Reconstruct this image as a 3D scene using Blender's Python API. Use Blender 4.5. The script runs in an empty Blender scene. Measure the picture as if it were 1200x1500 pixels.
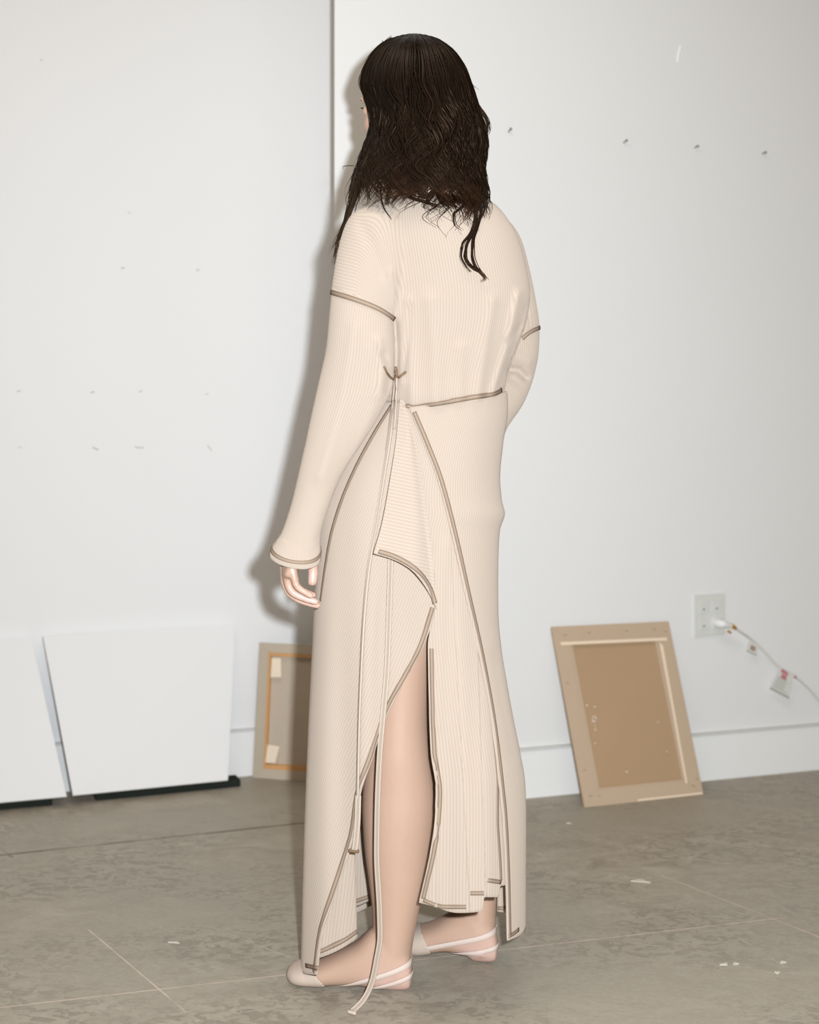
import bpy, bmesh, math, random
import numpy as np
from mathutils import Vector, Matrix
from mathutils.bvhtree import BVHTree

random.seed(7)
rng = np.random.default_rng(7)
scene = bpy.context.scene
COL = scene.collection

# ------------------------------------------------------------------ camera
F = 1900.0          # focal length in pixels of the 1200 x 1500 frame
H = 0.985           # camera height
HOR = 640.0         # horizon row
cam_d = bpy.data.cameras.new('camera')
cam_d.sensor_width = 36.0
cam_d.lens = F / 1500.0 * 36.0
cam_d.shift_y = -(750.0 - HOR) / 1500.0
cam = bpy.data.objects.new('camera', cam_d)
COL.objects.link(cam)
cam.location = (0, 0, H)
cam.rotation_euler = (math.pi / 2, 0, 0)
scene.camera = cam
cam_d.dof.use_dof = True
cam_d.dof.focus_distance = 2.28
cam_d.dof.aperture_fstop = 3.4

# ------------------------------------------------------------------ world, lights, exposure
world = bpy.data.worlds.new('world')
scene.world = world
world.use_nodes = True
world.node_tree.nodes['Background'].inputs[0].default_value = (1.0, 0.73, 0.42, 1)
world.node_tree.nodes['Background'].inputs[1].default_value = 0.165

def link_light(name, data, loc, rot):
    o = bpy.data.objects.new(name, data)
    COL.objects.link(o)
    o.location = loc
    o.rotation_euler = rot
    return o

fl = bpy.data.lights.new('camera_flash', 'SPOT')          # on-camera flash, a hand's width right of the lens
fl.energy = 415
fl.color = (0.89, 0.965, 1.03)
fl.shadow_soft_size = 0.022
fl.spot_size = math.radians(125)
fl.spot_blend = 1.0
flo = link_light('camera_flash', fl, (0.090, 0.0, H + 0.075), (0, 0, 0))
flo.rotation_euler = (Vector((0.50, 3.6, 0.95)) - flo.location).to_track_quat('-Z', 'Y').to_euler()

ar = bpy.data.lights.new('overhead_fill', 'AREA')   # unseen soft fill from above, added to lift the upper wall and shadows
ar.shape = 'RECTANGLE'
ar.size = 2.4
ar.size_y = 0.9
ar.energy = 33
ar.color = (1.0, 0.95, 0.88)
link_light('overhead_fill', ar, (-0.2, 1.75, 3.25), (0, 0, 0))

vs = scene.view_settings
vs.view_transform = 'Standard'
vs.look = 'None'
vs.exposure = 0.0
vs.gamma = 1.0
vs.use_curve_mapping = False

# ------------------------------------------------------------------ helpers
def P(u, v, Y):
    return Vector(((u - 600.0) / F * Y, Y, H - (v - HOR) / F * Y))

def fl_pt(u, v):
    """point of the floor seen at row v"""
    Y = H * F / (v - HOR)
    return Vector(((u - 600.0) / F * Y, Y, 0))

def ci(xs, ys, x):
    """smooth (cubic Hermite, monotone-ish) interpolation"""
    xs = np.asarray(xs, float); ys = np.asarray(ys, float); x = np.clip(np.asarray(x, float), xs[0], xs[-1])
    d = np.diff(ys) / np.diff(xs)
    m = np.zeros_like(ys)
    m[0] = d[0]; m[-1] = d[-1]
    for i in range(1, len(xs) - 1):
        if d[i - 1] * d[i] > 0:
            w1 = 2 * (xs[i + 1] - xs[i]) + (xs[i] - xs[i - 1]); w2 = (xs[i + 1] - xs[i]) + 2 * (xs[i] - xs[i - 1])
            m[i] = (w1 + w2) / (w1 / d[i - 1] + w2 / d[i])
    k = np.clip(np.searchsorted(xs, x, 'right') - 1, 0, len(xs) - 2)
    h = xs[k + 1] - xs[k]; t = (x - xs[k]) / h
    return ((2 * t**3 - 3 * t**2 + 1) * ys[k] + (t**3 - 2 * t**2 + t) * h * m[k]
            + (-2 * t**3 + 3 * t**2) * ys[k + 1] + (t**3 - t**2) * h * m[k + 1])

def cat(pts, n):
    """n samples of a smooth curve through pts (any dimension), even in arc length"""
    pts = np.asarray(pts, float)
    s = np.concatenate([[0], np.cumsum(np.linalg.norm(np.diff(pts, axis=0), axis=1))])
    t = np.linspace(0, s[-1], n)
    return np.stack([ci(s, pts[:, k], t) for k in range(pts.shape[1])], 1)

def mesh_obj(name, verts, faces, mat=None, parent=None, smooth=True, uvs=None):
    me = bpy.data.meshes.new(name)
    me.from_pydata([tuple(v) for v in verts], [], faces)
    me.update()
    if uvs is not None:
        lay = me.uv_layers.new(name='UVMap')
        li = np.zeros(len(me.loops), int); me.loops.foreach_get('vertex_index', li)
        lay.data.foreach_set('uv', np.asarray(uvs, float)[li].ravel())
    if smooth:
        me.polygons.foreach_set('use_smooth', [True] * len(me.polygons))
    o = bpy.data.objects.new(name, me)
    COL.objects.link(o)
    if mat: me.materials.append(mat)
    if parent: o.parent = parent
    return o

def empty(name, loc=(0, 0, 0)):
    o = bpy.data.objects.new(name, None)
    o.empty_display_size = 0.05
    o.location = loc
    COL.objects.link(o)
    return o

def adopt(child, parent):
    """parent without moving the child"""
    child.parent = parent
    child.matrix_parent_inverse = Matrix.Translation(-Vector(parent.location))

def tag(o, label=None, cat_=None, group=None, kind=None):
    if label: o['label'] = label
    if cat_: o['category'] = cat_
    if group: o['group'] = group
    if kind: o['kind'] = kind
    return o

def grid_faces(n, m, closed=False):
    f = []
    for i in range(n - 1):
        for j in range(m if closed else m - 1):
            j2 = (j + 1) % m
            f.append((i * m + j, i * m + j2, (i + 1) * m + j2, (i + 1) * m + j))
    return f

def spow(c, e):
    return np.sign(c) * np.abs(c) ** e

def ring_pt(v, uL, uR, Yc, ry, p, a):
    """point(s) of a horizontal section: a=0 right silhouette, 90 camera side, 180 left silhouette"""
    x = spow(np.cos(a), 2.0 / p); y = spow(np.sin(a), 2.0 / p)
    uc = (uL + uR) / 2; hw = (uR - uL) / 2
    Y = Yc - ry * y
    u = uc + hw * x
    Yz = np.where(y >= 0, Y, Yc)
    return np.stack([(u - 600) / F * Yz, Y, H - (v - HOR) / F * Yz], -1)

def ring_tube(rows, n, m, p=2.0):
    """closed tube through sections (v, uL, uR, Yc, ry)"""
    rows = np.asarray(rows, float)
    vv = np.linspace(rows[0, 0], rows[-1, 0], n)
    cols = [ci(rows[:, 0], rows[:, k], vv) for k in range(1, 5)]
    a = np.arange(m) * 2 * math.pi / m
    V = []
    for i in range(n):
        V.append(ring_pt(np.full(m, vv[i]), cols[0][i], cols[1][i], cols[2][i], cols[3][i], p, a))
    V = np.concatenate(V)
    Fc = grid_faces(n, m, True)
    Fc.append(tuple(range(m))); Fc.append(tuple(range((n - 1) * m, n * m))[::-1])
    return V, Fc

def tube(pts, radii, seg=12, n=None, cap=True, e_hint=(0, 1, 0)):
    """tapered tube; radii scalars or (r1, r2), r2 along e_hint. rounded ends"""
    pts = np.asarray([tuple(p) for p in pts], float)
    R = np.asarray([(r, r) if np.isscalar(r) else r for r in radii], float)
    if n:
        both = cat(np.hstack([pts, R * 1e-3]), n); pts = both[:, :3]; R = both[:, 3:] * 1e3
    T = np.gradient(pts, axis=0); T /= np.linalg.norm(T, axis=1)[:, None] + 1e-12
    if cap:
        k = [0.25, 0.7, 0.95]; pre = []; post = []; rp = []; rq = []
        for q in k:
            w = math.sqrt(1 - (1 - q) ** 2)
            pre.append(pts[0] - T[0] * R[0].min() * (1 - q)); rp.append(R[0] * w)
        for q in k[::-1]:
            w = math.sqrt(1 - (1 - q) ** 2)
            post.append(pts[-1] + T[-1] * R[-1].min() * (1 - q)); rq.append(R[-1] * w)
        pts = np.vstack([pre, pts, post]); R = np.vstack([rp, R, rq])
        T = np.vstack([[T[0]] * 3, T, [T[-1]] * 3])
    hint = np.asarray(e_hint, float)
    V = []
    ang = np.arange(seg) * 2 * math.pi / seg
    for i in range(len(pts)):
        e1 = np.cross(T[i], hint); e1 /= np.linalg.norm(e1) + 1e-9
        e2 = np.cross(e1, T[i]); 
        V.append(pts[i] + np.outer(np.cos(ang) * R[i, 0], e1) + np.outer(np.sin(ang) * R[i, 1], e2))
    V = np.concatenate(V)
    nn = len(pts)
    Fc = grid_faces(nn, seg, True)
    Fc.append(tuple(range(seg))[::-1]); Fc.append(tuple(range((nn - 1) * seg, nn * seg)))
    return V, Fc

def ellipsoid(c, r, M=None, n=14, m=20):
    V = [];
    for i in range(n + 1):
        th = math.pi * (0.001 + 0.998 * i / n)
        for j in range(m):
            ph = 2 * math.pi * j / m
            V.append((r[0] * math.sin(th) * math.cos(ph), r[1] * math.sin(th) * math.sin(ph), r[2] * math.cos(th)))
    V = np.asarray(V)
    if M is not None: V = V @ np.asarray(M).T
    V = V + np.asarray(tuple(c))
    Fc = grid_faces(n + 1, m, True)
    Fc.append(tuple(range(m))[::-1]); Fc.append(tuple(range(n * m, (n + 1) * m)))
    return V, Fc

def join(parts):
    V = []; Fc = []; off = 0
    for v, f in parts:
        V.append(np.asarray(v)); Fc += [tuple(i + off for i in q) for q in f]; off += len(v)
    return np.concatenate(V), Fc

def remesh(name, parts, voxel, smooth_it):
    """weld overlapping closed shapes into one continuous surface"""
    V, Fc = join(parts)
    me = bpy.data.meshes.new('tmp')
    me.from_pydata([tuple(v) for v in V], [], Fc); me.update()
    bm = bmesh.new(); bm.from_mesh(me)
    bmesh.ops.recalc_face_normals(bm, faces=bm.faces); bm.to_mesh(me); bm.free()
    o = bpy.data.objects.new('tmp', me); COL.objects.link(o)
    md = o.modifiers.new('r', 'REMESH'); md.mode = 'VOXEL'; md.voxel_size = voxel
    if smooth_it:
        sm = o.modifiers.new('s', 'SMOOTH'); sm.iterations = smooth_it; sm.factor = 0.5
    dg = bpy.context.evaluated_depsgraph_get(); dg.update()
    out = bpy.data.meshes.new_from_object(o.evaluated_get(dg))
    out.name = name
    bpy.data.objects.remove(o); bpy.data.meshes.remove(me)
    out.materials.clear()
    out.polygons.foreach_set('use_smooth', [True] * len(out.polygons))
    return out

def mverts(me):
    a = np.zeros(len(me.vertices) * 3); me.vertices.foreach_get('co', a)
    return a.reshape(-1, 3)

def proj(V):
    V = np.asarray(V)
    return 600 + F * V[:, 0] / V[:, 1], HOR + F * (H - V[:, 2]) / V[:, 1]

def box_pts(corners8, name, mat, parent=None, bevel=0.0):
    """box from 8 corners: bottom loop 0-3, top loop 4-7"""
    me = bpy.data.meshes.new(name)
    me.from_pydata([tuple(c) for c in corners8], [], [(3, 2, 1, 0), (4, 5, 6, 7), (0, 1, 5, 4), (1, 2, 6, 5), (2, 3, 7, 6), (3, 0, 4, 7)])
    bm = bmesh.new(); bm.from_mesh(me)
    bmesh.ops.recalc_face_normals(bm, faces=bm.faces)
    if bevel:
        bmesh.ops.bevel(bm, geom=bm.edges[:], offset=bevel, segments=2, profile=0.6, affect='EDGES')
    bm.to_mesh(me); bm.free()
    o = bpy.data.objects.new(name, me); COL.objects.link(o)
    me.materials.append(mat)
    if parent: o.parent = parent
    return o

# ------------------------------------------------------------------ materials
def mat(name, col=(0.8, 0.8, 0.8), rough=0.7, spec=0.3):
    m = bpy.data.materials.new(name); m.use_nodes = True
    b = m.node_tree.nodes['Principled BSDF']
    b.inputs['Base Color'].default_value = (*col, 1)
    b.inputs['Roughness'].default_value = rough
    b.inputs['Specular IOR Level'].default_value = spec
    return m

class NT:
    def __init__(s, m):
        s.t = m.node_tree; s.b = s.t.nodes['Principled BSDF']
    def n(s, typ, **kw):
        o = s.t.nodes.new(typ)
        for k, v in kw.items(): setattr(o, k, v)
        return o
    def l(s, a, b): s.t.links.new(a, b)
    def math(s, op, a, b=None, c=None):
        o = s.n('ShaderNodeMath', operation=op)
        for i, x in enumerate((a, b, c)):
            if x is None: continue
            if isinstance(x, (int, float)): o.inputs[i].default_value = x
            else: s.l(x, o.inputs[i])
        return o.outputs[0]
    def mix(s, fac, a, b, blend='MIX'):
        o = s.n('ShaderNodeMix', data_type='RGBA', blend_type=blend)
        for sock, x in ((o.inputs[0], fac), (o.inputs[6], a), (o.inputs[7], b)):
            if isinstance(x, tuple): sock.default_value = (*x, 1)
            elif isinstance(x, (int, float)): sock.default_value = x
            else: s.l(x, sock)
        return o.outputs[2]
    def noise(s, vec, scale, detail=4, rough=0.55, dist=0.0):
        o = s.n('ShaderNodeTexNoise')
        o.inputs['Scale'].default_value = scale; o.inputs['Detail'].default_value = detail
        o.inputs['Roughness'].default_value = rough; o.inputs['Distortion'].default_value = dist
        if vec: s.l(vec, o.inputs['Vector'])
        return o.outputs['Fac']
    def ramp(s, fac, stops):
        o = s.n('ShaderNodeValToRGB')
        e = o.color_ramp.elements
        while len(e) < len(stops): e.new(0.5)
        for k, (p, c) in enumerate(stops):
            e[k].position = p; e[k].color = (*c, 1) if len(c) == 3 else c
        s.l(fac, o.inputs[0])
        return o.outputs[0]
    def bump(s, h, strength, dist):
        o = s.n('ShaderNodeBump'); o.inputs['Strength'].default_value = strength; o.inputs['Distance'].default_value = dist
        s.l(h, o.inputs['Height']); s.l(o.outputs[0], s.b.inputs['Normal'])

def m_wall(name, col):
    m = mat(name, col, 0.65, 0.25); t = NT(m)
    pos = t.n('ShaderNodeNewGeometry').outputs['Position']
    n1 = t.noise(pos, 1.3, 3); n2 = t.noise(pos, 55, 4)
    c = t.mix(t.math('MULTIPLY', n1, 0.5), tuple(x * 1.02 for x in col), tuple(x * 0.95 for x in col))
    t.l(c, t.b.inputs['Base Color'])
    t.bump(n2, 0.12, 0.003)
    return m

M_WALL = m_wall('wall_paint', (0.78, 0.765, 0.755))
M_BASE = m_wall('baseboard_paint', (0.80, 0.79, 0.77))
M_GREY = mat('matte_grey', (0.60, 0.59, 0.565), 0.8)  # plain grey for the baseboard's thin top strip and the outlet screws

def m_floor():
    m = mat('concrete', (0.3, 0.27, 0.22), 0.45, 0.35); t = NT(m)
    pos = t.n('ShaderNodeNewGeometry').outputs['Position']
    mp = t.n('ShaderNodeMapping'); mp.inputs['Rotation'].default_value = (0, 0, math.radians(18)); mp.inputs['Scale'].default_value = (1, 1.5, 1)
    t.l(pos, mp.inputs[0]); p2 = mp.outputs[0]
    big = t.noise(p2, 1.6, 4, 0.55, 0.4)
    mid = t.noise(p2, 9, 6, 0.65, 0.8)
    fine = t.noise(p2, 75, 6, 0.75)
    c = t.ramp(mid, [(0.30, (0.245, 0.206, 0.153)), (0.50, (0.345, 0.299, 0.233)), (0.72, (0.440, 0.392, 0.320))])
    c = t.mix(t.ramp(big, [(0.35, (0, 0, 0)), (0.65, (1, 1, 1))]), c, (0.325, 0.285, 0.225))
    c2 = t.mix(0.5, c, c)
    # etched islands of worn sealer
    isl = t.noise(p2, 30, 7, 0.62, 1.0)
    zone = t.ramp(t.noise(p2, 2.1, 2), [(0.42, (0, 0, 0)), (0.60, (1, 1, 1))])
    im = t.ramp(isl, [(0.515, (0, 0, 0)), (0.535, (1, 1, 1))])
    im = t.math('MULTIPLY', t.math('MULTIPLY', im, zone), 0.75)
    c = t.mix(im, c2, (0.225, 0.192, 0.150))
    c = t.mix(t.math('MULTIPLY', t.math('SUBTRACT', fine, 0.40), 1.1), c, (0.48, 0.44, 0.37))
    sep = t.n('ShaderNodeSeparateXYZ'); t.l(pos, sep.inputs[0])
    def line(a, b, w, col, strength, rag=0.0):
        nonlocal c
        A = fl_pt(*a); B = fl_pt(*b); d = (B - A); L = d.length; d.normalize()
        x = t.math('SUBTRACT', sep.outputs[0], A.x); y = t.math('SUBTRACT', sep.outputs[1], A.y)
        al = t.math('ADD', t.math('MULTIPLY', x, d.x), t.math('MULTIPLY', y, d.y))
        ac = t.math('SUBTRACT', t.math('MULTIPLY', y, d.x), t.math('MULTIPLY', x, d.y))
        if rag: ac = t.math('ADD', ac, t.math('MULTIPLY', t.math('SUBTRACT', mid, 0.5), rag))
        k = t.math('LESS_THAN', t.math('ABSOLUTE', ac), w)
        k = t.math('MULTIPLY', k, t.math('GREATER_THAN', al, 0.0))
        k = t.math('MULTIPLY', k, t.math('LESS_THAN', al, L))
        k = t.math('MULTIPLY', k, t.math('MULTIPLY', t.ramp(t.noise(pos, 14, 3), [(0.34, (0.25, 0.25, 0.25)), (0.55, (1, 1, 1))]), strength))
        c = t.mix(k, c, col)
    line((0, 1476), (1150, 1344), 0.0020, (0.62, 0.48, 0.40), 0.75)
    line((130, 1362), (272, 1482), 0.0016, (0.65, 0.51, 0.43), 0.8)
    line((968, 1282), (1210, 1376), 0.0022, (0.60, 0.45, 0.36), 0.7)
    line((1080, 1372), (1150, 1416), 0.0020, (0.50, 0.46, 0.38), 0.45)
    line((-40, 1257), (470, 1203), 0.0060, (0.12, 0.095, 0.065), 0.9, 0.008)
    line((-10, 1234), (18, 1256), 0.004, (0.13, 0.11, 0.08), 0.6)
    line((335, 1368), (425, 1402), 0.0018, (0.50, 0.46, 0.38), 0.6, 0.01)
    t.l(c, t.b.inputs['Base Color'])
    t.l(t.math('ADD', t.math('MULTIPLY', mid, 0.35), 0.36), t.b.inputs['Roughness'])
    t.bump(t.math('ADD', fine, t.math('MULTIPLY', isl, 0.6)), 0.10, 0.004)
    return m
M_FLOOR = m_floor()

ROBE = (0.458, 0.371, 0.300)
def m_rib(name, src, lo=0.90, col=ROBE, bumpd=0.0010):
    """knitted rib: src = attribute name or 'UV' (u counts ribs)"""
    m = mat(name, col, 0.85, 0.12); t = NT(m)
    if src == 'UV':
        s = t.n('ShaderNodeSeparateXYZ'); t.l(t.n('ShaderNodeUVMap').outputs[0], s.inputs[0]); x = s.outputs[0]
    else:
        x = t.n('ShaderNodeAttribute', attribute_name=src).outputs['Fac']
    w = t.math('SINE', t.math('MULTIPLY', x, 2 * math.pi))
    w = t.math('MULTIPLY_ADD', w, 0.5, 0.5)
    w = t.math('POWER', w, 0.6)
    pos = t.n('ShaderNodeNewGeometry').outputs['Position']
    n2 = t.noise(pos, 260, 3)
    c = t.mix(w, tuple(x * lo for x in col), tuple(min(1, x * 1.06) for x in col))
    c = t.mix(t.math('MULTIPLY', n2, 0.16), c, tuple(x * 0.72 for x in col))
    t.l(c, t.b.inputs['Base Color'])
    t.b.inputs['Sheen Weight'].default_value = 0.10
    t.b.inputs['Sheen Roughness'].default_value = 0.6
    t.b.inputs['Sheen Tint'].default_value = (0.95, 0.85, 0.76, 1)
    t.b.inputs['Diffuse Roughness'].default_value = 0.42
    t.bump(t.math('ADD', w, t.math('MULTIPLY', n2, 0.3)), 0.30, bumpd)
    return m
M_RIB_UP = m_rib('rib_knit_bodice', 'rib')
M_RIB = m_rib('rib_knit_panels', 'UV')
M_HEM = mat('hem_binding', (0.52, 0.425, 0.35), 0.85, 0.1)

def m_stitch(name, base, thread, dark):
    m = mat(name, base, 0.9, 0.1); t = NT(m)
    s = t.n('ShaderNodeSeparateXYZ'); t.l(t.n('ShaderNodeUVMap').outputs[0], s.inputs[0])
    x = s.outputs[0]; y = s.outputs[1]         # x along (mm), y across 0..1
    yy = t.math('ABSOLUTE', t.math('SUBTRACT', y, 0.5))
    edge = t.math('LESS_THAN', t.math('ABSOLUTE', t.math('SUBTRACT', yy, 0.34)), 0.13)
    zig = t.math('GREATER_THAN', t.math('SINE', t.math('MULTIPLY', x, 2 * math.pi / 2.6)), 0.0)
    inner = t.math('MULTIPLY', t.math('LESS_THAN', yy, 0.30), zig)
    c = t.mix(t.math('MULTIPLY', inner, 0.75), base, thread)
    c = t.mix(t.math('MULTIPLY', edge, 0.85), c, dark)
    t.l(c, t.b.inputs['Base Color'])
    return m
M_STITCH = m_stitch('brown_overlock_stitch', (0.35, 0.268, 0.205), (0.26, 0.19, 0.14), (0.20, 0.135, 0.092))
M_TIE = m_stitch('tie_band', (0.40, 0.32, 0.26), (0.24, 0.18, 0.135), (0.53, 0.43, 0.35))

def m_skin():
    m = mat('skin', (0.42, 0.24, 0.155), 0.40, 0.55); t = NT(m)
    pos = t.n('ShaderNodeNewGeometry').outputs['Position']
    s = t.n('ShaderNodeSeparateXYZ'); t.l(pos, s.inputs[0])
    pink = t.n('ShaderNodeAttribute', attribute_name='pink').outputs['Fac']
    n1 = t.noise(pos, 18, 4); n2 = t.noise(pos, 160, 3)
    c = t.mix(t.math('MULTIPLY', n1, 0.5), (0.49, 0.322, 0.236), (0.44, 0.268, 0.182))
    c = t.mix(pink, c, (0.64, 0.42, 0.36))
    t.l(c, t.b.inputs['Base Color'])
    t.b.inputs['Subsurface Weight'].default_value = 0.15
    t.b.inputs['Subsurface Radius'].default_value = (0.008, 0.004, 0.002)
    t.b.inputs['Subsurface Scale'].default_value = 0.5
    t.bump(n2, 0.05, 0.0015)
    return m
M_SKIN = m_skin()

def m_hair():
    m = mat('dark_brown_hair', (0.020, 0.010, 0.006), 0.40, 0.16); t = NT(m)
    s = t.n('ShaderNodeSeparateXYZ'); t.l(t.n('ShaderNodeUVMap').outputs[0], s.inputs[0])
    c = t.ramp(s.outputs[1], [(0.0, (0.0050, 0.0030, 0.0020)), (0.88, (0.0095, 0.0050, 0.0030)), (1.0, (0.065, 0.026, 0.011))])
    var = t.n('ShaderNodeTexNoise'); var.inputs['Scale'].default_value = 3.0
    t.l(t.n('ShaderNodeUVMap').outputs[0], var.inputs['Vector'])
    c = t.mix(t.math('MULTIPLY', s.outputs[0], 0.55), c, (0.022, 0.011, 0.006))
    t.l(c, t.b.inputs['Base Color'])
    t.b.inputs['Specular Tint'].default_value = (0.85, 0.58, 0.38, 1)
    return m
M_HAIR = m_hair()
M_SOCK = mat('nude_sock', (0.50, 0.40, 0.325), 0.75, 0.15)
M_STRAP = mat('pale_elastic_strap', (0.60, 0.48, 0.415), 0.7, 0.2)

# ------------------------------------------------------------------ the room
SL = 0.3407                                   # both walls run back to the right by this slope
def YR(x): return 3.54 + SL * (x - 0.3055)    # right, nearer wall face
def YL(x): return 3.788 + SL * (x + 0.445)    # left, recessed wall face
NRM = Vector((SL, -1, 0)).normalized()        # towards the room
ALONG = Vector((1, SL, 0)).normalized()
ZT = 3.3

def prism(name, foot, z0, z1, m, bevel=0):
    n = len(foot)
    me = bpy.data.meshes.new(name)
    V = [(x, y, z0) for x, y in foot] + [(x, y, z1) for x, y in foot]
    Fc = [tuple(range(n))[::-1], tuple(range(n, 2 * n))] + [(i, (i + 1) % n, (i + 1) % n + n, i + n) for i in range(n)]
    me.from_pydata(V, [], Fc); me.update()
    bm = bmesh.new(); bm.from_mesh(me); bmesh.ops.recalc_face_normals(bm, faces=bm.faces)
    if bevel: bmesh.ops.bevel(bm, geom=bm.edges[:], offset=bevel, segments=2, affect='EDGES')
    bm.to_mesh(me); bm.free()
    o = bpy.data.objects.new(name, me); COL.objects.link(o); me.materials.append(m)
    return o

floor = prism('floor', [(-4.5, -2.5), (4.5, -2.5), (4.5, 6), (-4.5, 6)], -0.12, 0.0, M_FLOOR)
tag(floor, 'grey-brown worn concrete floor with thin scratch lines', kind='structure')
XC = -0.195
wl = prism('wall_left', [(-4.2, YL(-4.2)), (-0.10, YL(-0.10)), (-0.10, YL(-0.10) + 0.2), (-4.2, YL(-4.2) + 0.2)], 0.0, ZT, M_WALL)
tag(wl, 'white painted wall set back beside the projecting wall', kind='structure')
M_WALL2 = m_wall('wall_paint_right', (0.755, 0.742, 0.725))
wr = prism('wall_right', [(XC, YR(XC)), (4.2, YR(4.2)), (4.2, YR(4.2) + 0.9), (XC + 0.02, YR(XC) + 0.9)], 0.0, ZT, M_WALL2)
tag(wr, 'white painted projecting wall with a row of nails', kind='structure')

BH = 0.136
def baseboard(name, x0, x1, Yf, lab):
    t0 = 0.011
    q = [(x0, Yf(x0)), (x1, Yf(x1)), (x1 + NRM.x * t0, Yf(x1) + NRM.y * t0), (x0 + NRM.x * t0, Yf(x0) + NRM.y * t0)]
    o = prism(name, q, 0.0, BH, M_BASE)
    tag(o, lab, kind='structure')
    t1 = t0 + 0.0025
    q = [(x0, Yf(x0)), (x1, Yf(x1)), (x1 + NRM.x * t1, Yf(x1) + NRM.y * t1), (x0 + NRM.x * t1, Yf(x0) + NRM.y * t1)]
    c = prism('top_edge', q, BH - 0.007, BH + 0.001, M_GREY)
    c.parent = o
    return o
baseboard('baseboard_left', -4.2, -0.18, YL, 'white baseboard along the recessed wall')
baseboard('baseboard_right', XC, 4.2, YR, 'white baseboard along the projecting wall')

def wall_pt(u, v, Yf):
    """point of a wall seen at pixel u, v"""
    k = (u - 600.0) / F
    Y = Yf(0) / (1 - SL * k)
    return P(u, v, Y)

# nails in the right wall
M_NAIL = mat('dark_nail', (0.10, 0.10, 0.10), 0.5)
def nail(u, v, tilt):
    b = wall_pt(u, v, YR)
    e = empty('nail', b)
    d = (NRM + Vector((0.25, 0, tilt))).normalized()
    V, Fc = tube([b - d * 0.004, b + d * 0.012], [0.0018, 0.0018], 8, cap=False)
    s = mesh_obj('shank', V, Fc, M_NAIL); adopt(s, e)
    V, Fc = tube([b + d * 0.0118, b + d * 0.014], [0.0034, 0.0034], 10, cap=False)
    h = mesh_obj('head', V, Fc, M_NAIL); adopt(h, e)
    return e
for (u, v, tl, lab) in [(745, 193, 0.5, 'small dark nail in the wall beside her hair, leftmost of the row'),
                        (914, 209, 0.35, 'small dark nail in the wall row, second from her hair'),
                        (1018, 216, 0.1, 'small dark nail in the wall row, third from her hair'),
                        (1117, 225, 0.1, 'small dark nail in the wall row, farthest from her hair')]:
    tag(nail(u, v, tl), lab, 'nail', 'nails in the white wall')
# paint chips and filled holes: flat scars on the walls
M_SCAR = mat('patched_scar', (0.50, 0.48, 0.43), 0.9)
M_CHIP = mat('fresh_white_chip', (0.97, 0.97, 0.95), 0.6)
def scar(name, pts, r, Yf, wall, m):
    q = [wall_pt(u, v, Yf) + NRM * 0.0004 for u, v in pts]
    V, Fc = tube(q, [(r, 0.0012)] * len(q), 8, cap=True, e_hint=tuple(NRM))
    o = mesh_obj(name, V, Fc, m); o.parent = wall
    return o
for k, (u, v, du, dv, r) in enumerate([(178, 393, 4, -1, .0026), (288, 396, 4, -1, .0024), (25, 573, 5, 0, .0018), (133, 575, 5, -1, .0026), (204, 574, 4, -2, .002),
                          (301, 577, 4, 1, .0015), (27, 655, 4, 0, .0015), (136, 655, 8, 4, .0026), (198, 655, 12, 1, .0022), (304, 652, 6, 8, .0016), (59, 88, 3, 0, .0018), (188, 311, 3, 1, .0016)]):
    scar('filled_hole', [(u, v), (u + du, v + dv)], r * 0.7, YL, wl, M_SCAR)
scar('paint_chip', [(997, 68), (994, 79), (992.5, 90)], 0.0022, YR, wr, M_CHIP)

# ------------------------------------------------------------------ canvases and things by the wall
def m_canvas(name, col, scale=420, amt=0.25):
    m = mat(name, col, 0.9, 0.1); t = NT(m)
    pos = t.n('ShaderNodeNewGeometry').outputs['Position']
    n1 = t.noise(pos, scale, 3); n2 = t.noise(pos, 9, 5, 0.6)
    c = t.mix(t.math('MULTIPLY', n1, amt), col, tuple(x * 0.6 for x in col))
    c = t.mix(t.math('MULTIPLY', n2, amt), c, tuple(min(1, x * 1.25) for x in col))
    t.l(c, t.b.inputs['Base Color']); t.bump(n1, 0.2, 0.0015)
    return m
M_PRIMED = m_wall('primed_canvas', (0.755, 0.74, 0.73))
M_SIDE = mat('canvas_edge', (0.79, 0.78, 0.765), 0.8)
M_BLACK = m_canvas('black_foam', (0.020, 0.024, 0.020), 90, 0.5)
M_RAW = m_canvas('raw_linen', (0.42, 0.280, 0.165))
M_FOLD = m_canvas('folded_linen', (0.50, 0.375, 0.265))
M_RAW2 = m_canvas('raw_cotton_duck', (0.52, 0.43, 0.335))
M_FOLD2 = m_canvas('folded_cotton_duck', (0.50, 0.42, 0.325))
M_WOOD = m_canvas('pine_bar', (0.62, 0.33, 0.14), 60, 0.4)
M_PALE = mat('frayed_pale_edge', (0.78, 0.63, 0.47), 0.9)
M_TAPE = mat('paper_tape', (0.84, 0.70, 0.54), 0.8)

class Quad:
    """leaning board with its own plane: corners bl, br, tr, tl; s,t in 0..1; d = out of the face"""
    def __init__(s, bl, br, tr, tl):
        s.c = [Vector(x) for x in (bl, br, tr, tl)]
        s.n = (s.c[1] - s.c[0]).cross(s.c[3] - s.c[0]).normalized()
        if s.n.y > 0: s.n = -s.n
    def p(s, a, b, d=0.0):
        bl, br, tr, tl = s.c
        return (bl * (1 - a) + br * a) * (1 - b) + (tl * (1 - a) + tr * a) * b + s.n * d
    def slab(s, name, pts, d0, d1, m, parent, bevel=0.0):
        """pts: four (s,t)"""
        o = box_pts([s.p(a, b, d0) for a, b in pts] + [s.p(a, b, d1) for a, b in pts], name, m, bevel=bevel)
        if parent is not None: adopt(o, parent)
        return o

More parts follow.
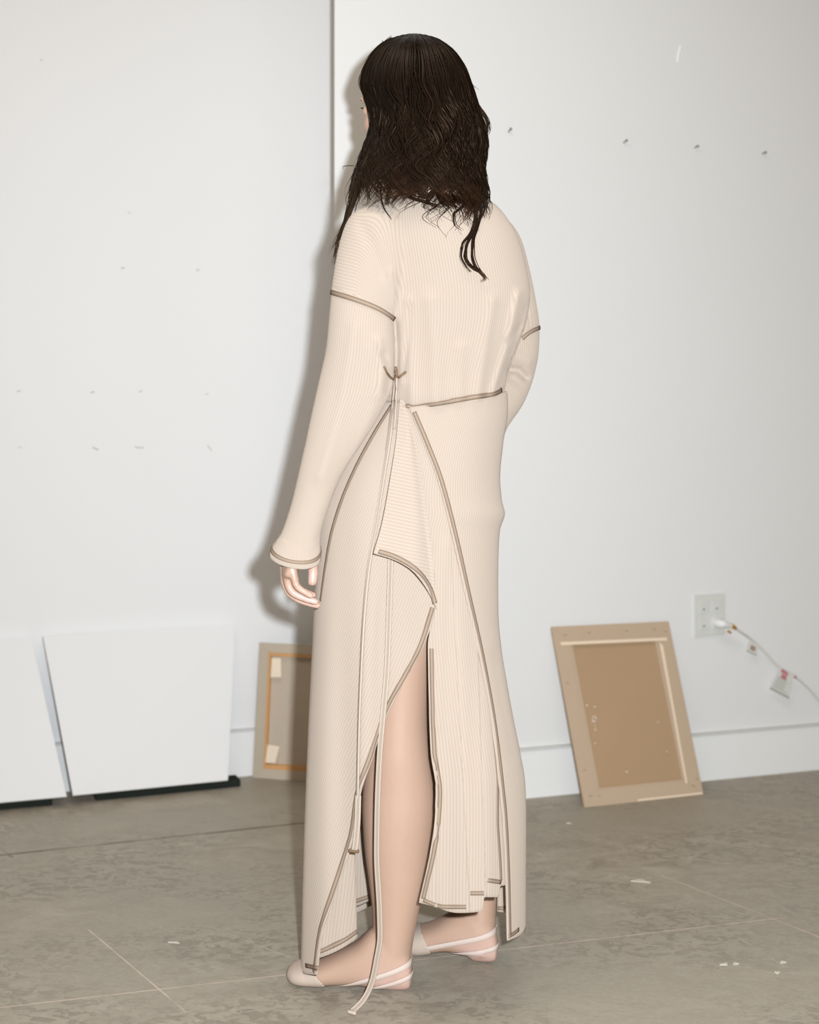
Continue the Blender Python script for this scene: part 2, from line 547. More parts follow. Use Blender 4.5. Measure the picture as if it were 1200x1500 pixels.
# two white primed canvases on black foam strips, against the recessed wall
def white_canvas(bl, br, tr, tl, lab):
    q = Quad(bl, br, tr, tl)
    e = empty('white_canvas', (q.c[0] + q.c[1]) / 2)
    q.slab('primed_face', [(0, 0), (1, 0), (1, 1), (0, 1)], -0.004, 0.0, M_PRIMED, e, 0.0012)
    w = 0.06
    for pts in ([(0, 0), (1, 0), (1, w), (0, w)], [(0, 1 - w), (1, 1 - w), (1, 1), (0, 1)],
                [(0, w), (w, w), (w, 1 - w), (0, 1 - w)], [(1 - w, w), (1, w), (1, 1 - w), (1 - w, 1 - w)]):
        q.slab('stretcher_bar', pts, -0.020, -0.004, M_SIDE, e)
    tag(e, lab, 'canvas', 'white canvases against the recessed wall')
    return e
def onstrip(u, v, Y): return P(u, v, Y)
white_canvas(P(107, 1165.5, 3.4638), P(334, 1143, 3.6187), wall_pt(345, 915, lambda x: YL(x) - 0.030), wall_pt(63, 932, lambda x: YL(x) - 0.030),
             'blank white canvas leaning on the wall, whole face in view, beside the small brown canvas')
def wp2(u, v, Yf): return wall_pt(u, v, Yf)
white_canvas(P(-190, 1193, 3.2915), P(98, 1167, 3.4539), wall_pt(46, 934, lambda x: YL(x) - 0.030), wall_pt(-230, 952, lambda x: YL(x) - 0.030),
             'blank white canvas leaning on the wall, cut off, left of the whole white canvas')

def foam_strip(a, b, depth, h, lab):
    A = fl_pt(*a); B = fl_pt(*b)
    d = (B - A).normalized(); n = Vector((-d.y, d.x, 0)) * depth
    up = Vector((0, 0, h))
    o = box_pts([A, B, B + n, A + n, A + up, B + up, B + n + up, A + n + up], 'foam_strip', M_BLACK, bevel=0.004)
    tag(o, lab, 'strip', 'black strips under the white canvases')
foam_strip((140, 1173.5), (353, 1152.5), 0.060, 0.0205, 'long black foam strip on the floor under the whole white canvas')
foam_strip((-150, 1200), (77, 1180.0), 0.060, 0.0200, 'black foam strip on the floor under the cut-off white canvas')

# small canvas, back to the room, in the recess
bl = fl_pt(373, 1137.5); br = fl_pt(492, 1146)
tl = P(383, 940, 3.766); tr = P(496, 946, 3.716)
q = Quad(bl, br, tr, tl)
e = empty('small_canvas', (bl + br) / 2)
tag(e, 'small canvas turned back to front showing orange stretcher bars and paper tape', 'canvas')
W = 0.30
def frame_slabs(q, e, name, il, ir, ib, it, d0, d1, m, ol=0, or_=1, ob=0, ot=1, bevel=0.0008):
    q.slab(name, [(ol, ob), (il, ib), (il, it), (ol, ot)], d0, d1, m, e, bevel)
    q.slab(name, [(ir, ib), (or_, ob), (or_, ot), (ir, it)], d0, d1, m, e, bevel)
    q.slab(name, [(ol, ob), (or_, ob), (ir, ib), (il, ib)], d0, d1, m, e, bevel)
    q.slab(name, [(il, it), (ir, it), (or_, ot), (ol, ot)], d0, d1, m, e, bevel)
q.slab('canvas_cloth', [(0.02, 0.01), (0.98, 0.01), (0.98, 0.99), (0.02, 0.99)], 0.0, 0.003, M_RAW2, e)
frame_slabs(q, e, 'stretcher_bar', 0.155, 0.845, 0.105, 0.905, 0.001, 0.014, M_WOOD, 0.004, 0.996, 0.004, 0.996)
frame_slabs(q, e, 'folded_cloth', 0.125, 0.875, 0.072, 0.930, 0.0135, 0.0160, M_FOLD2)
q.slab('paper_tape', [(0.150, 0.118), (0.27, 0.118), (0.315, 0.243), (0.165, 0.250)], 0.0138, 0.0148, M_TAPE, e)
q.slab('paper_tape', [(0.165, 0.748), (0.300, 0.752), (0.285, 0.892), (0.168, 0.890)], 0.0138, 0.0148, M_TAPE, e)

# brown canvas leaning on the right wall, back to the room
bl = fl_pt(857, 1183); br = fl_pt(1031, 1164)
tl = wall_pt(808, 918, lambda x: YR(x) - 0.020); tr = wall_pt(980, 910, lambda x: YR(x) - 0.020)
q = Quad(bl, br, tr, tl)
e = empty('linen_canvas', (bl + br) / 2)
tag(e, 'brown linen canvas seen from the back, leaning on the wall below the outlet', 'canvas')
q.slab('canvas_cloth', [(0.01, 0.01), (0.99, 0.01), (0.99, 0.99), (0.01, 0.99)], -0.016, -0.009, M_RAW, e)
frame_slabs(q, e, 'stretcher_bar', 0.150, 0.850, 0.095, 0.895, -0.0095, -0.003, M_FOLD, 0.002, 0.998, 0.002, 0.998)
frame_slabs(q, e, 'folded_cloth', 0.128, 0.872, 0.085, 0.905, -0.0031, 0.0, M_FOLD)
q.slab('frayed_edge', [(0.865, 0.075), (0.880, 0.070), (0.905, 0.86), (0.880, 0.88)], -0.001, 0.0012, M_PALE, e)
q.slab('frayed_edge', [(0.05, 0.893), (0.95, 0.888), (0.95, 0.905), (0.05, 0.910)], -0.001, 0.0010, M_PALE, e)
q.slab('frayed_edge', [(0.44, 0.003), (0.99, 0.004), (0.99, 0.014), (0.44, 0.013)], -0.001, 0.0015, M_PALE, e)
M_STAPLE = mat('dull_staple', (0.27, 0.20, 0.15), 0.5)
for (a, b) in ((0.06, 0.06), (0.13, 0.055), (0.93, 0.055), (0.97, 0.09), (0.10, 0.95), (0.30, 0.955), (0.62, 0.955), (0.86, 0.955), (0.955, 0.94), (0.05, 0.20), (0.045, 0.68)):
    q.slab('staple', [(a - 0.011, b - 0.002), (a + 0.011, b - 0.002), (a + 0.011, b + 0.002), (a - 0.011, b + 0.002)], -0.0005, 0.0012, M_STAPLE, e)
M_SPECK = mat('white_paint_speck', (0.80, 0.74, 0.66), 0.8)
for k in range(52):
    a = 0.17 + abs(random.gauss(0, 0.12)); b = random.gauss(0.42, 0.10)
    if k > 38: a = random.uniform(0.2, 0.8); b = random.uniform(0.12, 0.5)
    w = random.uniform(0.006, 0.020); h = random.uniform(0.002, 0.004)
    if a > 0.82: continue
    q.slab('paint_speck', [(a, b - h), (a + w, b - h * .6), (a + w, b + h * .5), (a, b + h)], -0.0095, -0.0082, M_SPECK, e)

# double outlet, plug, cord and tags
M_PLATE = mat('outlet_plastic', (0.66, 0.66, 0.62), 0.35, 0.5)
M_PLUG = mat('white_plug', (0.78, 0.77, 0.74), 0.4, 0.5)
M_SLOT = mat('outlet_slot', (0.24, 0.23, 0.21), 0.6)
M_BRASS = mat('brass_prong', (0.75, 0.45, 0.14), 0.3); M_BRASS.node_tree.nodes['Principled BSDF'].inputs['Metallic'].default_value = 0.8
M_CORD = mat('white_cord', (0.66, 0.65, 0.61), 0.5, 0.4)
q = Quad(wall_pt(1016.5, 932.5, YR), wall_pt(1061, 929.5, YR), wall_pt(1061, 868.5, YR), wall_pt(1016, 871.5, YR))
e = empty('wall_outlet', q.p(0.5, 0))
tag(e, 'double white wall outlet plate with one cord plugged in', 'outlet')
q.slab('cover_plate', [(0, 0), (1, 0), (1, 1), (0, 1)], 0.0, 0.006, M_PLATE, e, 0.002)
for a in (0.29, 0.71):
    for b in (0.30, 0.70):
        r = q.slab('receptacle', [(a - .15, b - .14), (a + .15, b - .14), (a + .15, b + .14), (a - .15, b + .14)], 0.005, 0.0078, M_PLATE, e, 0.0012)
        if (a, b) != (0.71, 0.30):
            for da in (-.055, .055):
                q.slab('slot', [(a + da - .012, b - .01), (a + da + .012, b - .01), (a + da + .012, b + .07), (a + da - .012, b + .07)], 0.0080, 0.0089, M_PLATE, e)
            q.slab('ground_hole', [(a - .025, b - .075), (a + .025, b - .075), (a + .025, b - .03), (a - .025, b - .03)], 0.0080, 0.0090, M_SLOT, e)
    q.slab('screw', [(a - .02, .49), (a + .02, .49), (a + .02, .515), (a - .02, .515)], 0.005, 0.0068, M_GREY, e)

cu = [(1056, 911, 0.018), (1066, 916, 0.030), (1080, 925, 0.026), (1097, 936, 0.014), (1112, 949, 0.012), (1136, 975, 0.014), (1160, 990, 0.016),
      (1183, 1010, 0.012), (1200, 1029, 0.010), (1228, 1058, 0.014), (1262, 1085, 0.02)]
cp = [wall_pt(u, v, YR) + NRM * d for u, v, d in cu]
end = cp[-1]
cp += [Vector((end.x + 0.03, end.y - 0.02, 0.05)), Vector((end.x + 0.09, end.y - 0.05, 0.0045)), Vector((end.x + 0.45, end.y + 0.02, 0.0045))]
e = empty('power_cord', cp[0])
tag(e, 'thin white power cord with paper tags plugged into the outlet', 'cord')
V, Fc = tube(cp[1:], [0.0034] * (len(cp) - 1), 10, n=120)
adopt(mesh_obj('cable', V, Fc, M_CORD), e)
b0 = q.p(0.71, 0.30, 0.0095)
V, Fc = tube([b0, b0 + NRM * 0.018 + Vector((0.004, 0, 0)), cp[1] + Vector((-.004, 0, .002))], [(0.013, 0.015), (0.012, 0.013), (0.006, 0.006)], 14, n=8)
adopt(mesh_obj('plug', V, Fc, M_PLUG), e)
d = (cp[2] - cp[1]).normalized()
V, Fc = tube([cp[1] - d * 0.006, cp[1] + d * 0.008], [0.0065, 0.0055], 12)
adopt(mesh_obj('brass_collar', V, Fc, M_BRASS), e)
V, Fc = tube([wall_pt(1061, 923, YR) + NRM * 0.022, wall_pt(1064, 925, YR) + NRM * 0.024], [0.004, 0.003], 8)
adopt(mesh_obj('brass_prong', V, Fc, M_BRASS), e)
M_PAPER = mat('paper_tag', (0.66, 0.65, 0.60), 0.7)
M_PRINT = mat('grey_print', (0.36, 0.35, 0.31), 0.8)
M_RED = mat('red_print', (0.52, 0.20, 0.21), 0.8)
M_BROWN = mat('brown_print', (0.36, 0.26, 0.19), 0.8)
def paper_tag(c4, marks, dd):
    qq = Quad(*[wall_pt(u, v, YR) + NRM * dd for u, v in c4])
    o = qq.slab('paper_tag', [(0, 0), (1, 0), (1, 1), (0, 1)], -0.0003, 0.0003, M_PAPER, e)
    for (a0, b0, a1, b1, m) in marks:
        s = qq.slab('printed_line', [(a0, b0), (a1, b0), (a1, b1), (a0, b1)], 0.0003, 0.0006, m, None)
        s.parent = o
    return o
paper_tag([(1089, 953), (1104, 960), (1107, 945), (1093, 938)], [(.25, .32, .75, .78, M_BROWN), (.0, .04, .95, .14, M_PRINT)], 0.016)
mk = [(.02, 0.0, .98, .07, M_PRINT), (.12, .82, .62, .97, M_RED), (.25, .62, .60, .80, M_RED)]
for k in range(7):
    mk.append((0.10, 0.14 + k * 0.075, random.uniform(.55, .92), 0.165 + k * 0.075, M_PRINT))
paper_tag([(1122, 1007), (1151, 1022), (1157, 988), (1139, 975)], mk, 0.018)
d = (cp[7] - cp[6]).normalized()
V, Fc = tube([cp[6] - d * 0.004, cp[6] + d * 0.003], [0.0044, 0.0044], 10, cap=False)
adopt(mesh_obj('red_band', V, Fc, M_RED), e)

# small flakes lying on the concrete
M_FLAKE = mat('pale_flake', (0.60, 0.55, 0.46), 0.9)
def flake(u, v, L, w, ang, lab):
    c = fl_pt(u, v); n = 10; top = []; bot = []
    V = []
    for i in range(n):
        a = 2 * math.pi * i / n; r = 1 + 0.35 * math.sin(3 * a + u)
        x = math.cos(a) * L * r; y = math.sin(a) * w * r
        V.append((c.x + x * math.cos(ang) - y * math.sin(ang), c.y + x * math.sin(ang) + y * math.cos(ang)))
    o = prism('paint_flake', V, 0.0, 0.0015, M_FLAKE)
    tag(o, lab, 'flake', 'pale flakes on the concrete')
flake(255, 1381, 0.011, 0.003, -0.15, 'pale curled flake on the concrete, alone beside the long diagonal scratch')
flake(939, 1291, 0.020, 0.008, -0.3, 'wide pale scrape of paint on the concrete before the brown canvas')
flake(834, 1206, 0.006, 0.004, 0.2, 'tiny pale fleck on the concrete close to the brown canvas corner')
for u, v, L, lab in ((1061, 1413, .008, 'larger pale fleck of a close pair on the concrete'), (1078, 1412, .005, 'smaller pale fleck of a close pair on the concrete'),
                    (1139, 1425, .005, 'tiny pale fleck on the concrete, one of two beyond the close pair'), (1147, 1410, .0055, 'tiny pale fleck on the concrete, one of two beyond the close pair')):
    flake(u, v, L, 0.0042, 0.4, lab)

# ------------------------------------------------------------------ the person
person = empty('person', (0.02, 2.37, 0.0))
tag(person, 'person with long dark wavy hair in a beige ribbed wrap dress, seen from behind', 'person')

# ---- body: closed overlapping shapes welded into one skin
parts = []
hv = np.array([-0.64, 0.768, 0.0]); hr = np.array([0.768, 0.64, 0.0]); hz = np.array([0, 0, 1.0])
HM = np.stack([hr, hv, hz], 1)                       # local (right, forward, up) -> world
HC = np.array(P(597, 157, 2.372))
def hp(x, y, z): return HC + HM @ np.array([x, y, z])
def hell(c, r): parts.append(ellipsoid(hp(*c), r, HM))
hell((0, -0.012, 0.030), (0.073, 0.094, 0.085))
hell((0, 0.022, -0.045), (0.056, 0.066, 0.074))
hell((0, 0.030, -0.075), (0.044, 0.055, 0.040))
hell((0, 0.070, -0.100), (0.020, 0.018, 0.017))
parts.append(tube([hp(0, 0.080, 0.012), hp(0, 0.096, -0.010), hp(0, 0.106, -0.030)], [0.008, 0.010, 0.0125], 12))
for s in (-1, 1):
    hell((s * 0.012, 0.094, -0.034), (0.009, 0.010, 0.008))
    hell((s * 0.030, 0.070, 0.021), (0.024, 0.015, 0.009))
    hell((s * 0.033, 0.066, -0.001), (0.018, 0.0135, 0.013))
    hell((s * 0.036, 0.052, -0.026), (0.020, 0.022, 0.022))
    hell((s * 0.073, -0.004, -0.012), (0.008, 0.018, 0.030))
hell((0, 0.086, -0.060), (0.023, 0.010, 0.006))
hell((0, 0.084, -0.070), (0.020, 0.010, 0.007))
nb = P(632, 300, 2.375)
parts.append(tube([hp(0, -0.015, -0.05), hp(0, -0.022, -0.10), nb, nb - Vector((0, 0, .05))], [0.050, 0.052, 0.060, 0.09], 20, n=12))
# trunk
parts.append(ring_tube([(292, 590, 690, 2.375, .055), (320, 556, 726, 2.37, .085), (370, 548, 742, 2.37, .105), (430, 560, 748, 2.37, .11), (500, 578, 738, 2.37, .105),
                        (580, 588, 724, 2.37, .095), (650, 575, 718, 2.37, .11), (740, 556, 716, 2.37, .13), (820, 560, 712, 2.37, .12), (850, 580, 700, 2.37, .08)], 30, 32, 2.2))
# arms
parts.append(tube([P(555, 352, 2.315), P(532, 430, 2.262), P(518, 560, 2.247), P(483, 660, 2.238), P(449, 760, 2.23), P(440, 800, 2.225)],
                  [0.044, 0.042, 0.040, 0.034, 0.026, 0.024], 16, n=24))
parts.append(tube([P(712, 370, 2.42), P(738, 440, 2.44), P(746, 530, 2.46), P(700, 625, 2.50), P(640, 700, 2.53)],
                  [0.046, 0.038, 0.030, 0.029, 0.025], 16, n=24))
# left hand, palm turned to the thigh, fingers bent
parts.append(tube([P(446, 790, 2.225), P(438, 812, 2.222), P(427, 832, 2.218), P(422, 841, 2.217)], [(.020, .027), (.017, .036), (.013, .039), (.010, .037)], 16, n=12))
def finger(pts, r0, r1):
    k = len(pts)
    parts.append(tube([P(*p) for p in pts], [r0 + (r1 - r0) * i / (k - 1) for i in range(k)], 12, n=16))
finger([(428, 828, 2.188), (431, 845, 2.186), (434, 857, 2.186), (446, 867, 2.188), (456, 873, 2.190)], .0078, .0058)
finger([(420, 832, 2.205), (421, 850, 2.204), (427, 866, 2.204), (445, 876, 2.206), (464, 882, 2.208)], .0085, .0062)
finger([(416, 832, 2.226), (417, 850, 2.226), (423, 867, 2.226), (443, 880, 2.228), (466, 887, 2.232)], .0088, .0064)
finger([(424, 830, 2.247), (428, 846, 2.248), (434, 858, 2.248), (448, 868, 2.250), (460, 872, 2.252)], .0086, .0062)
finger([(446, 805, 2.250), (456, 822, 2.240), (459, 838, 2.232), (457.5, 853, 2.228)], .0115, .0085)
# legs
parts.append(ring_tube([(640, 566, 655, 2.34, .08), (800, 545, 672, 2.33, .09), (900, 548, 652, 2.315, .078), (1000, 545, 633, 2.31, .066), (1060, 540, 629, 2.31, .061), (1110, 535, 633, 2.31, .060),
                        (1180, 530, 641, 2.315, .060), (1240, 533, 635, 2.315, .054), (1300, 541, 622, 2.315, .043), (1350, 546, 611, 2.315, .037), (1390, 546, 604, 2.315, .035), (1436, 556, 599, 2.314, .030)], 60, 32))
parts.append(ring_tube([(640, 615, 712, 2.40, .08), (800, 615, 712, 2.42, .09), (900, 625, 712, 2.43, .078), (1000, 640, 716, 2.44, .066), (1100, 645, 738, 2.45, .058), (1180, 650, 748, 2.45, .056),
                        (1240, 662, 744, 2.448, .048), (1300, 684, 734, 2.445, .037), (1340, 683, 727, 2.44, .034), (1380, 680, 727, 2.438, .032), (1402, 688, 724, 2.435, .028)], 60, 32))
def foot(secs, n=40, m=28):
    """sections along the foot: u, Yc, half width, top height, sole height"""
    s = np.asarray(secs, float)
    uu = np.linspace(0, 1, n)
    k = np.linspace(0, 1, len(s))
    C = [ci(k, s[:, i], uu) for i in range(5)]
    a = np.arange(m) * 2 * math.pi / m
    V = []
    for i in range(n):
        y = spow(np.cos(a), 0.85); z = spow(np.sin(a), 0.85)
        zc = (C[3][i] + C[4][i]) / 2; hz_ = (C[3][i] - C[4][i]) / 2
        x = (C[0][i] - 600) / F * C[1][i]
        V.append(np.stack([np.full(m, x), C[1][i] + C[2][i] * y, zc + hz_ * z], 1))
    V = np.concatenate(V)
    Fc = grid_faces(n, m, True)
    Fc.append(tuple(range(m))); Fc.append(tuple(range((n - 1) * m, n * m))[::-1])
    parts.append((V, Fc))
foot([(604, 2.312, .010, .050, .018), (600, 2.312, .024, .065, .004), (585, 2.313, .031, .095, .001), (565, 2.315, .034, .120, .001), (545, 2.318, .034, .108, .003), (520, 2.324, .035, .078, .006),
      (495, 2.333, .038, .060, .004), (468, 2.342, .042, .044, .001), (445, 2.348, .040, .033, .001), (430, 2.350, .030, .026, .002), (422, 2.350, .012, .018, .008)])
foot([(729, 2.432, .010, .050, .018), (725, 2.433, .024, .065, .004), (712, 2.436, .031, .095, .001), (695, 2.440, .034, .118, .001), (678, 2.446, .034, .100, .012), (655, 2.456, .035, .080, .014),
      (632, 2.468, .038, .060, .008), (607, 2.482, .042, .046, .001), (585, 2.492, .040, .034, .001), (570, 2.497, .030, .026, .002), (562, 2.499, .012, .018, .008)])
body_me = remesh('body', parts, 0.0034, 6)
body_me.materials.append(M_SKIN)
BV = mverts(body_me)
BV[:, 2] = np.maximum(BV[:, 2], 0.0004)
body_me.vertices.foreach_set('co', BV.ravel()); body_me.update()
bu, bv = proj(BV)
pink = np.zeros(len(BV))
for (c, r) in ((P(598, 1442, 2.30), .04), (P(720, 1400, 2.42), .04), (P(450, 880, 2.21), .035), (P(457, 845, 2.23), .02), (P(560, 1445, 2.29), .035), (P(690, 1395, 2.42), .03)):
    pink = np.maximum(pink, np.exp(-((BV - np.array(c)) ** 2).sum(1) / r ** 2))
at = body_me.attributes.new('pink', 'FLOAT', 'POINT'); at.data.foreach_set('value', pink * 0.8)
body = bpy.data.objects.new('body', body_me); COL.objects.link(body); adopt(body, person)

def polys(me):
    return [tuple(p.vertices) for p in me.polygons]
body_bvh = BVHTree.FromPolygons([tuple(v) for v in BV], polys(body_me))

# eyes and brows
M_EYE = mat('eye_white', (0.75, 0.72, 0.68), 0.2, 0.5); M_IRIS = mat('dark_iris', (0.03, 0.015, 0.008), 0.15, 0.5)
for s in (-1, 1):
    V, Fc = ellipsoid(hp(s * 0.029, 0.0735, -0.001), (0.012, 0.0080, 0.0065), HM)
    ey = mesh_obj('eye', V, Fc, M_EYE); adopt(ey, person)
    V, Fc = ellipsoid(hp(s * 0.029, 0.0800, -0.001), (0.005, 0.0024, 0.005), HM)
    ir = mesh_obj('iris', V, Fc, M_IRIS); ir.parent = ey
    V, Fc = tube([hp(s * 0.012, 0.088, 0.018), hp(s * 0.030, 0.0855, 0.0235), hp(s * 0.050, 0.072, 0.019)], [.0028, .0032, .0018], 8, n=10)
    br_ = mesh_obj('eyebrow', V, Fc, M_HAIR); adopt(br_, person)
    V, Fc = tube([hp(s * 0.020, 0.084, 0.006), hp(s * 0.032, 0.0865, 0.009), hp(s * 0.047, 0.078, 0.006)], [.0012, .0016, .001], 6, n=8)
    la = mesh_obj('eyelashes', V, Fc, M_HAIR); adopt(la, person)
V, Fc = join([ellipsoid(hp(0, 0.0885, -0.0605), (0.021, 0.0085, 0.0045), HM), ellipsoid(hp(0, 0.0865, -0.0690), (0.018, 0.0085, 0.0052), HM)])
adopt(mesh_obj('lips', V, Fc, mat('lips', (0.40, 0.15, 0.12), 0.4)), person)

# ---- robe: bodice and sleeves welded
TOR = [(283, 592, 690, 2.375, .062), (288, 566, 706, 2.372, .085), (296, 548, 722, 2.368, .105), (312, 538, 738, 2.362, .122), (345, 534, 758, 2.36, .135), (385, 538, 770, 2.36, .138),
       (430, 542, 777, 2.36, .138), (465, 546, 773, 2.36, .136), (500, 550, 762, 2.36, .134), (550, 555, 744, 2.36, .132), (580, 557, 738, 2.36, .134), (590, 558, 736, 2.36, .132), (606, 562, 718, 2.36, .095)]
LSL = [(303, 530, 572, 2.32, .045), (311, 517, 590, 2.305, .062), (328, 506, 604, 2.295, .066), (350, 498.5, 608, 2.288, .066), (385, 491, 602, 2.278, .066), (430, 484.5, 586, 2.265, .068), (470, 481, 577, 2.255, .070),
       (510, 477, 578, 2.247, .068), (560, 466, 576, 2.245, .064), (610, 455, 555, 2.242, .060), (650, 446.5, 530, 2.238, .056), (690, 437.5, 504, 2.234, .052), (745, 424, 481, 2.230, .047), (780, 412, 470.5, 2.226, .046), (803, 401, 467, 2.224, .047), (818, 396, 466, 2.222, .048)]
RSL = [(312, 690, 734, 2.41, .05), (330, 690, 752, 2.42, .07), (350, 690, 764, 2.43, .075), (385, 692, 774, 2.44, .072), (440, 700, 785.5, 2.45, .065), (480, 706, 791, 2.455, .062), (512, 706, 790, 2.46, .060), (550, 702, 783, 2.47, .058),
       (590, 690, 768, 2.48, .055), (630, 672, 742, 2.49, .052), (690, 645, 722, 2.50, .046), (725, 635, 702, 2.50, .040)]
up_me = remesh('robe', [ring_tube(TOR, 50, 72, 2.25), ring_tube(LSL, 60, 56, 2.1), ring_tube(RSL, 60, 48, 2.1)], 0.0045, 16)
UV_ = mverts(up_me)
uu, vv_ = proj(UV_)

def seg_dist(u, v, path):
    path = np.asarray(path, float)
    best = np.full(len(u), 1e9)
    for (x0, y0), (x1, y1) in zip(path[:-1], path[1:]):
        dx, dy = x1 - x0, y1 - y0
        t = np.clip(((u - x0) * dx + (v - y0) * dy) / (dx * dx + dy * dy), 0, 1)
        best = np.minimum(best, np.hypot(u - x0 - t * dx, v - y0 - t * dy))
    return best
FOLDS_UP = [  # path in frame pixels, height towards the viewer in m, half width
    ([(604, 596), (600, 520), (596, 440)], .005, 8), ([(640, 592), (638, 520), (630, 440)], .004, 11), ([(672, 588), (676, 510)], .004, 9), ([(700, 582), (712, 500), (722, 440)], .005, 8),
    ([(722, 578), (744, 505), (760, 430)], .008, 6), ([(733, 566), (756, 500), (770, 450)], -.005, 5), ([(588, 560), (586, 500), (582, 455), (572, 400)], .005, 7), ([(578, 474), (581, 520), (580, 550)], -.010, 6),
    ([(590, 545), (598, 500), (600, 450)], -.004, 5), ([(562, 520), (572, 545), (568, 575)], -.010, 6), ([(556, 500), (562, 540), (556, 580)], .006, 7),
    ([(748, 541), (760, 543), (770, 553)], -.012, 5), ([(752, 553), (764, 560), (774, 572)], .006, 8), ([(754, 520), (775, 530)], .005, 8), ([(745, 500), (762, 478)], -.006, 5),
    ([(520, 480), (500, 600), (470, 700)], .003, 9), ([(548, 600), (510, 690), (476, 770)], .003, 8), ([(500, 700), (478, 755), (468, 790)], -.004, 5), ([(560, 400), (545, 360), (530, 330)], -.003, 9)]
disp = np.zeros(len(UV_))
front = UV_[:, 1] < 2.47
for path, amp, w in FOLDS_UP:
    disp += 2.0 * amp * np.exp(-(seg_dist(uu, vv_, path) / w) ** 2)
disp += 0.002 * np.sin(uu * 0.09 + vv_ * 0.013) * np.clip((vv_ - 420) / 120, 0, 1)
rayd = UV_ - np.array([0, 0, H]); rayd /= np.linalg.norm(rayd, axis=1)[:, None]
UV_ = UV_ - rayd * (disp * front)[:, None]
up_me.vertices.foreach_set('co', UV_.ravel()); up_me.update()
# rib count per vertex
def rows_at(rows, v):
    r = np.asarray(rows, float)
    return [ci(r[:, 0], r[:, k], v) for k in range(1, 5)]
def ring_angle(rows, V, u, v):
    uL, uR, Yc, ry = rows_at(rows, v)
    return np.arctan2(-(V[:, 1] - Yc) / ry, (u - (uL + uR) / 2) / ((uR - uL) / 2))
torso_rib = ring_angle(TOR, UV_, uu, vv_) * 27.0
lsl_rib = ring_angle(LSL, UV_, uu, vv_) * 12.5
rsl_rib = ring_angle(RSL, UV_, uu, vv_) * 12.0
bound_l = ci([280, 330, 380, 467, 555, 600, 640, 700, 850], [572, 574, 575, 577, 583, 590, 590, 590, 590], vv_)
seam_v = 427 + (uu - 484) * 0.435
is_l = (uu < bound_l) & (vv_ > seam_v) & (UV_[:, 1] < 2.40)
bound_r = ci([400, 440, 490, 540, 573, 800], [790, 776, 763, 744, 736, 720], vv_)
is_r = (uu > bound_r) & (vv_ > 485 - (uu - 765) * 0.3) & (UV_[:, 1] > 2.3)
# on the shoulder cap the ribs bend from upright to level
wcap = (lambda q: q * q * (3 - 2 * q))(np.clip((590 - uu) / 70, 0, 1)) * np.clip((seam_v + 30 - vv_) / 40, 0, 1)
cap_rib = (vv_ - 365 - 0.25 * (uu - 530)) / 5.0
torso_rib = torso_rib - 70.0
rib = torso_rib * (1 - wcap) + cap_rib * wcap
rib = np.where(is_l, lsl_rib, rib); rib = np.where(is_r, rsl_rib, rib)
at = up_me.attributes.new('rib', 'FLOAT', 'POINT'); at.data.foreach_set('value', rib)
up_me.materials.append(M_RIB_UP)
robe = bpy.data.objects.new('robe', up_me); COL.objects.link(robe); adopt(robe, person)
robe['label'] = 'beige ribbed wrap dress with brown stitching'

def sub(o):
    """sub-part of the robe"""
    o.parent = robe
    return o

# ---- skirt panels
SK = np.array([(560, 570, 728, .095), (580, 562, 735, .119), (600, 545, 735.5, .132), (650, 508, 728.5, .144), (700, 486, 724, .155), (735, 475, 727, .160), (752, 471.5, 731, .162), (775, 469, 724, .165), (800, 467.5, 722, .168), (850, 465.5, 721, .172),
               (900, 463, 721.5, .175), (950, 461, 726, .178), (1000, 458.5, 734, .180), (1050, 456, 743, .182), (1100, 454, 753, .184), (1150, 452, 761, .186), (1200, 450, 762.5, .187), (1300, 447, 762, .188), (1440, 444, 762, .188)])
YC = 2.37
def sk(v):
    return ci(SK[:, 0], SK[:, 1], v), ci(SK[:, 0], SK[:, 2], v), ci(SK[:, 0], SK[:, 3], v)
def ang_u(u, v):
    a, b, _ = sk(v)
    x = np.clip((u - (a + b) / 2) / ((b - a) / 2), -1, 1)
    return np.arccos(spow(x, PSK / 2))
PSK = 2.7
_a = np.linspace(-2.0, 6.0, 1600)
_x = 0.15 * spow(np.cos(_a), 2 / PSK); _y = 0.165 * spow(np.sin(_a), 2 / PSK)
_s = np.concatenate([[0], np.cumsum(np.hypot(np.diff(_x), np.diff(_y)))])
def arc(a): return np.interp(a, _a, _s)
def panel(name, aR, aL, vtop, vbot, off, folds, nr, nc, diag=0.0, rib_mm=4.8, s_pow=1.0):
    s = np.linspace(0, 1, nr) ** s_pow; t = np.linspace(0, 1, nc)
    V = []; UVs = []
    for i in range(nr):
        v = vtop(t) + (vbot(t) - vtop(t)) * s[i]
        a = aR(v) * (1 - t) + aL(v) * t
        uL, uR, ry = sk(v)
        o_px = off * F / YC
        x_ = spow(np.cos(a), 2 / PSK); ex = o_px * np.abs(x_) ** 8       # widen only towards the silhouette
        pt = ring_pt(v, uL - ex, uR + ex, YC, ry + off, PSK, a)
        u = (uL + uR) / 2 + (uR - uL) / 2 * spow(np.cos(a), 2 / PSK)
        f = folds(u, v, a) if folds else 0.0
        nx = np.cos(a); ny = -np.sin(a)
        d = pt - np.array([0, 0, H]); d /= np.linalg.norm(d, axis=1)[:, None]
        vis = np.clip(np.sin(a) * 2.5, 0, 1)
        pt = pt - d * (f * vis)[:, None] if folds else pt
        V.append(pt)
        UVs.append(np.stack([(arc(a) + diag * (pt[:, 2])) / (rib_mm / 1000), pt[:, 2]], 1))
    o = mesh_obj(name, np.concatenate(V), grid_faces(nr, nc), M_RIB, uvs=np.concatenate(UVs))
    sub(o)
    md = o.modifiers.new('thickness', 'SOLIDIFY'); md.thickness = 0.0022; md.offset = 0.0
    return o
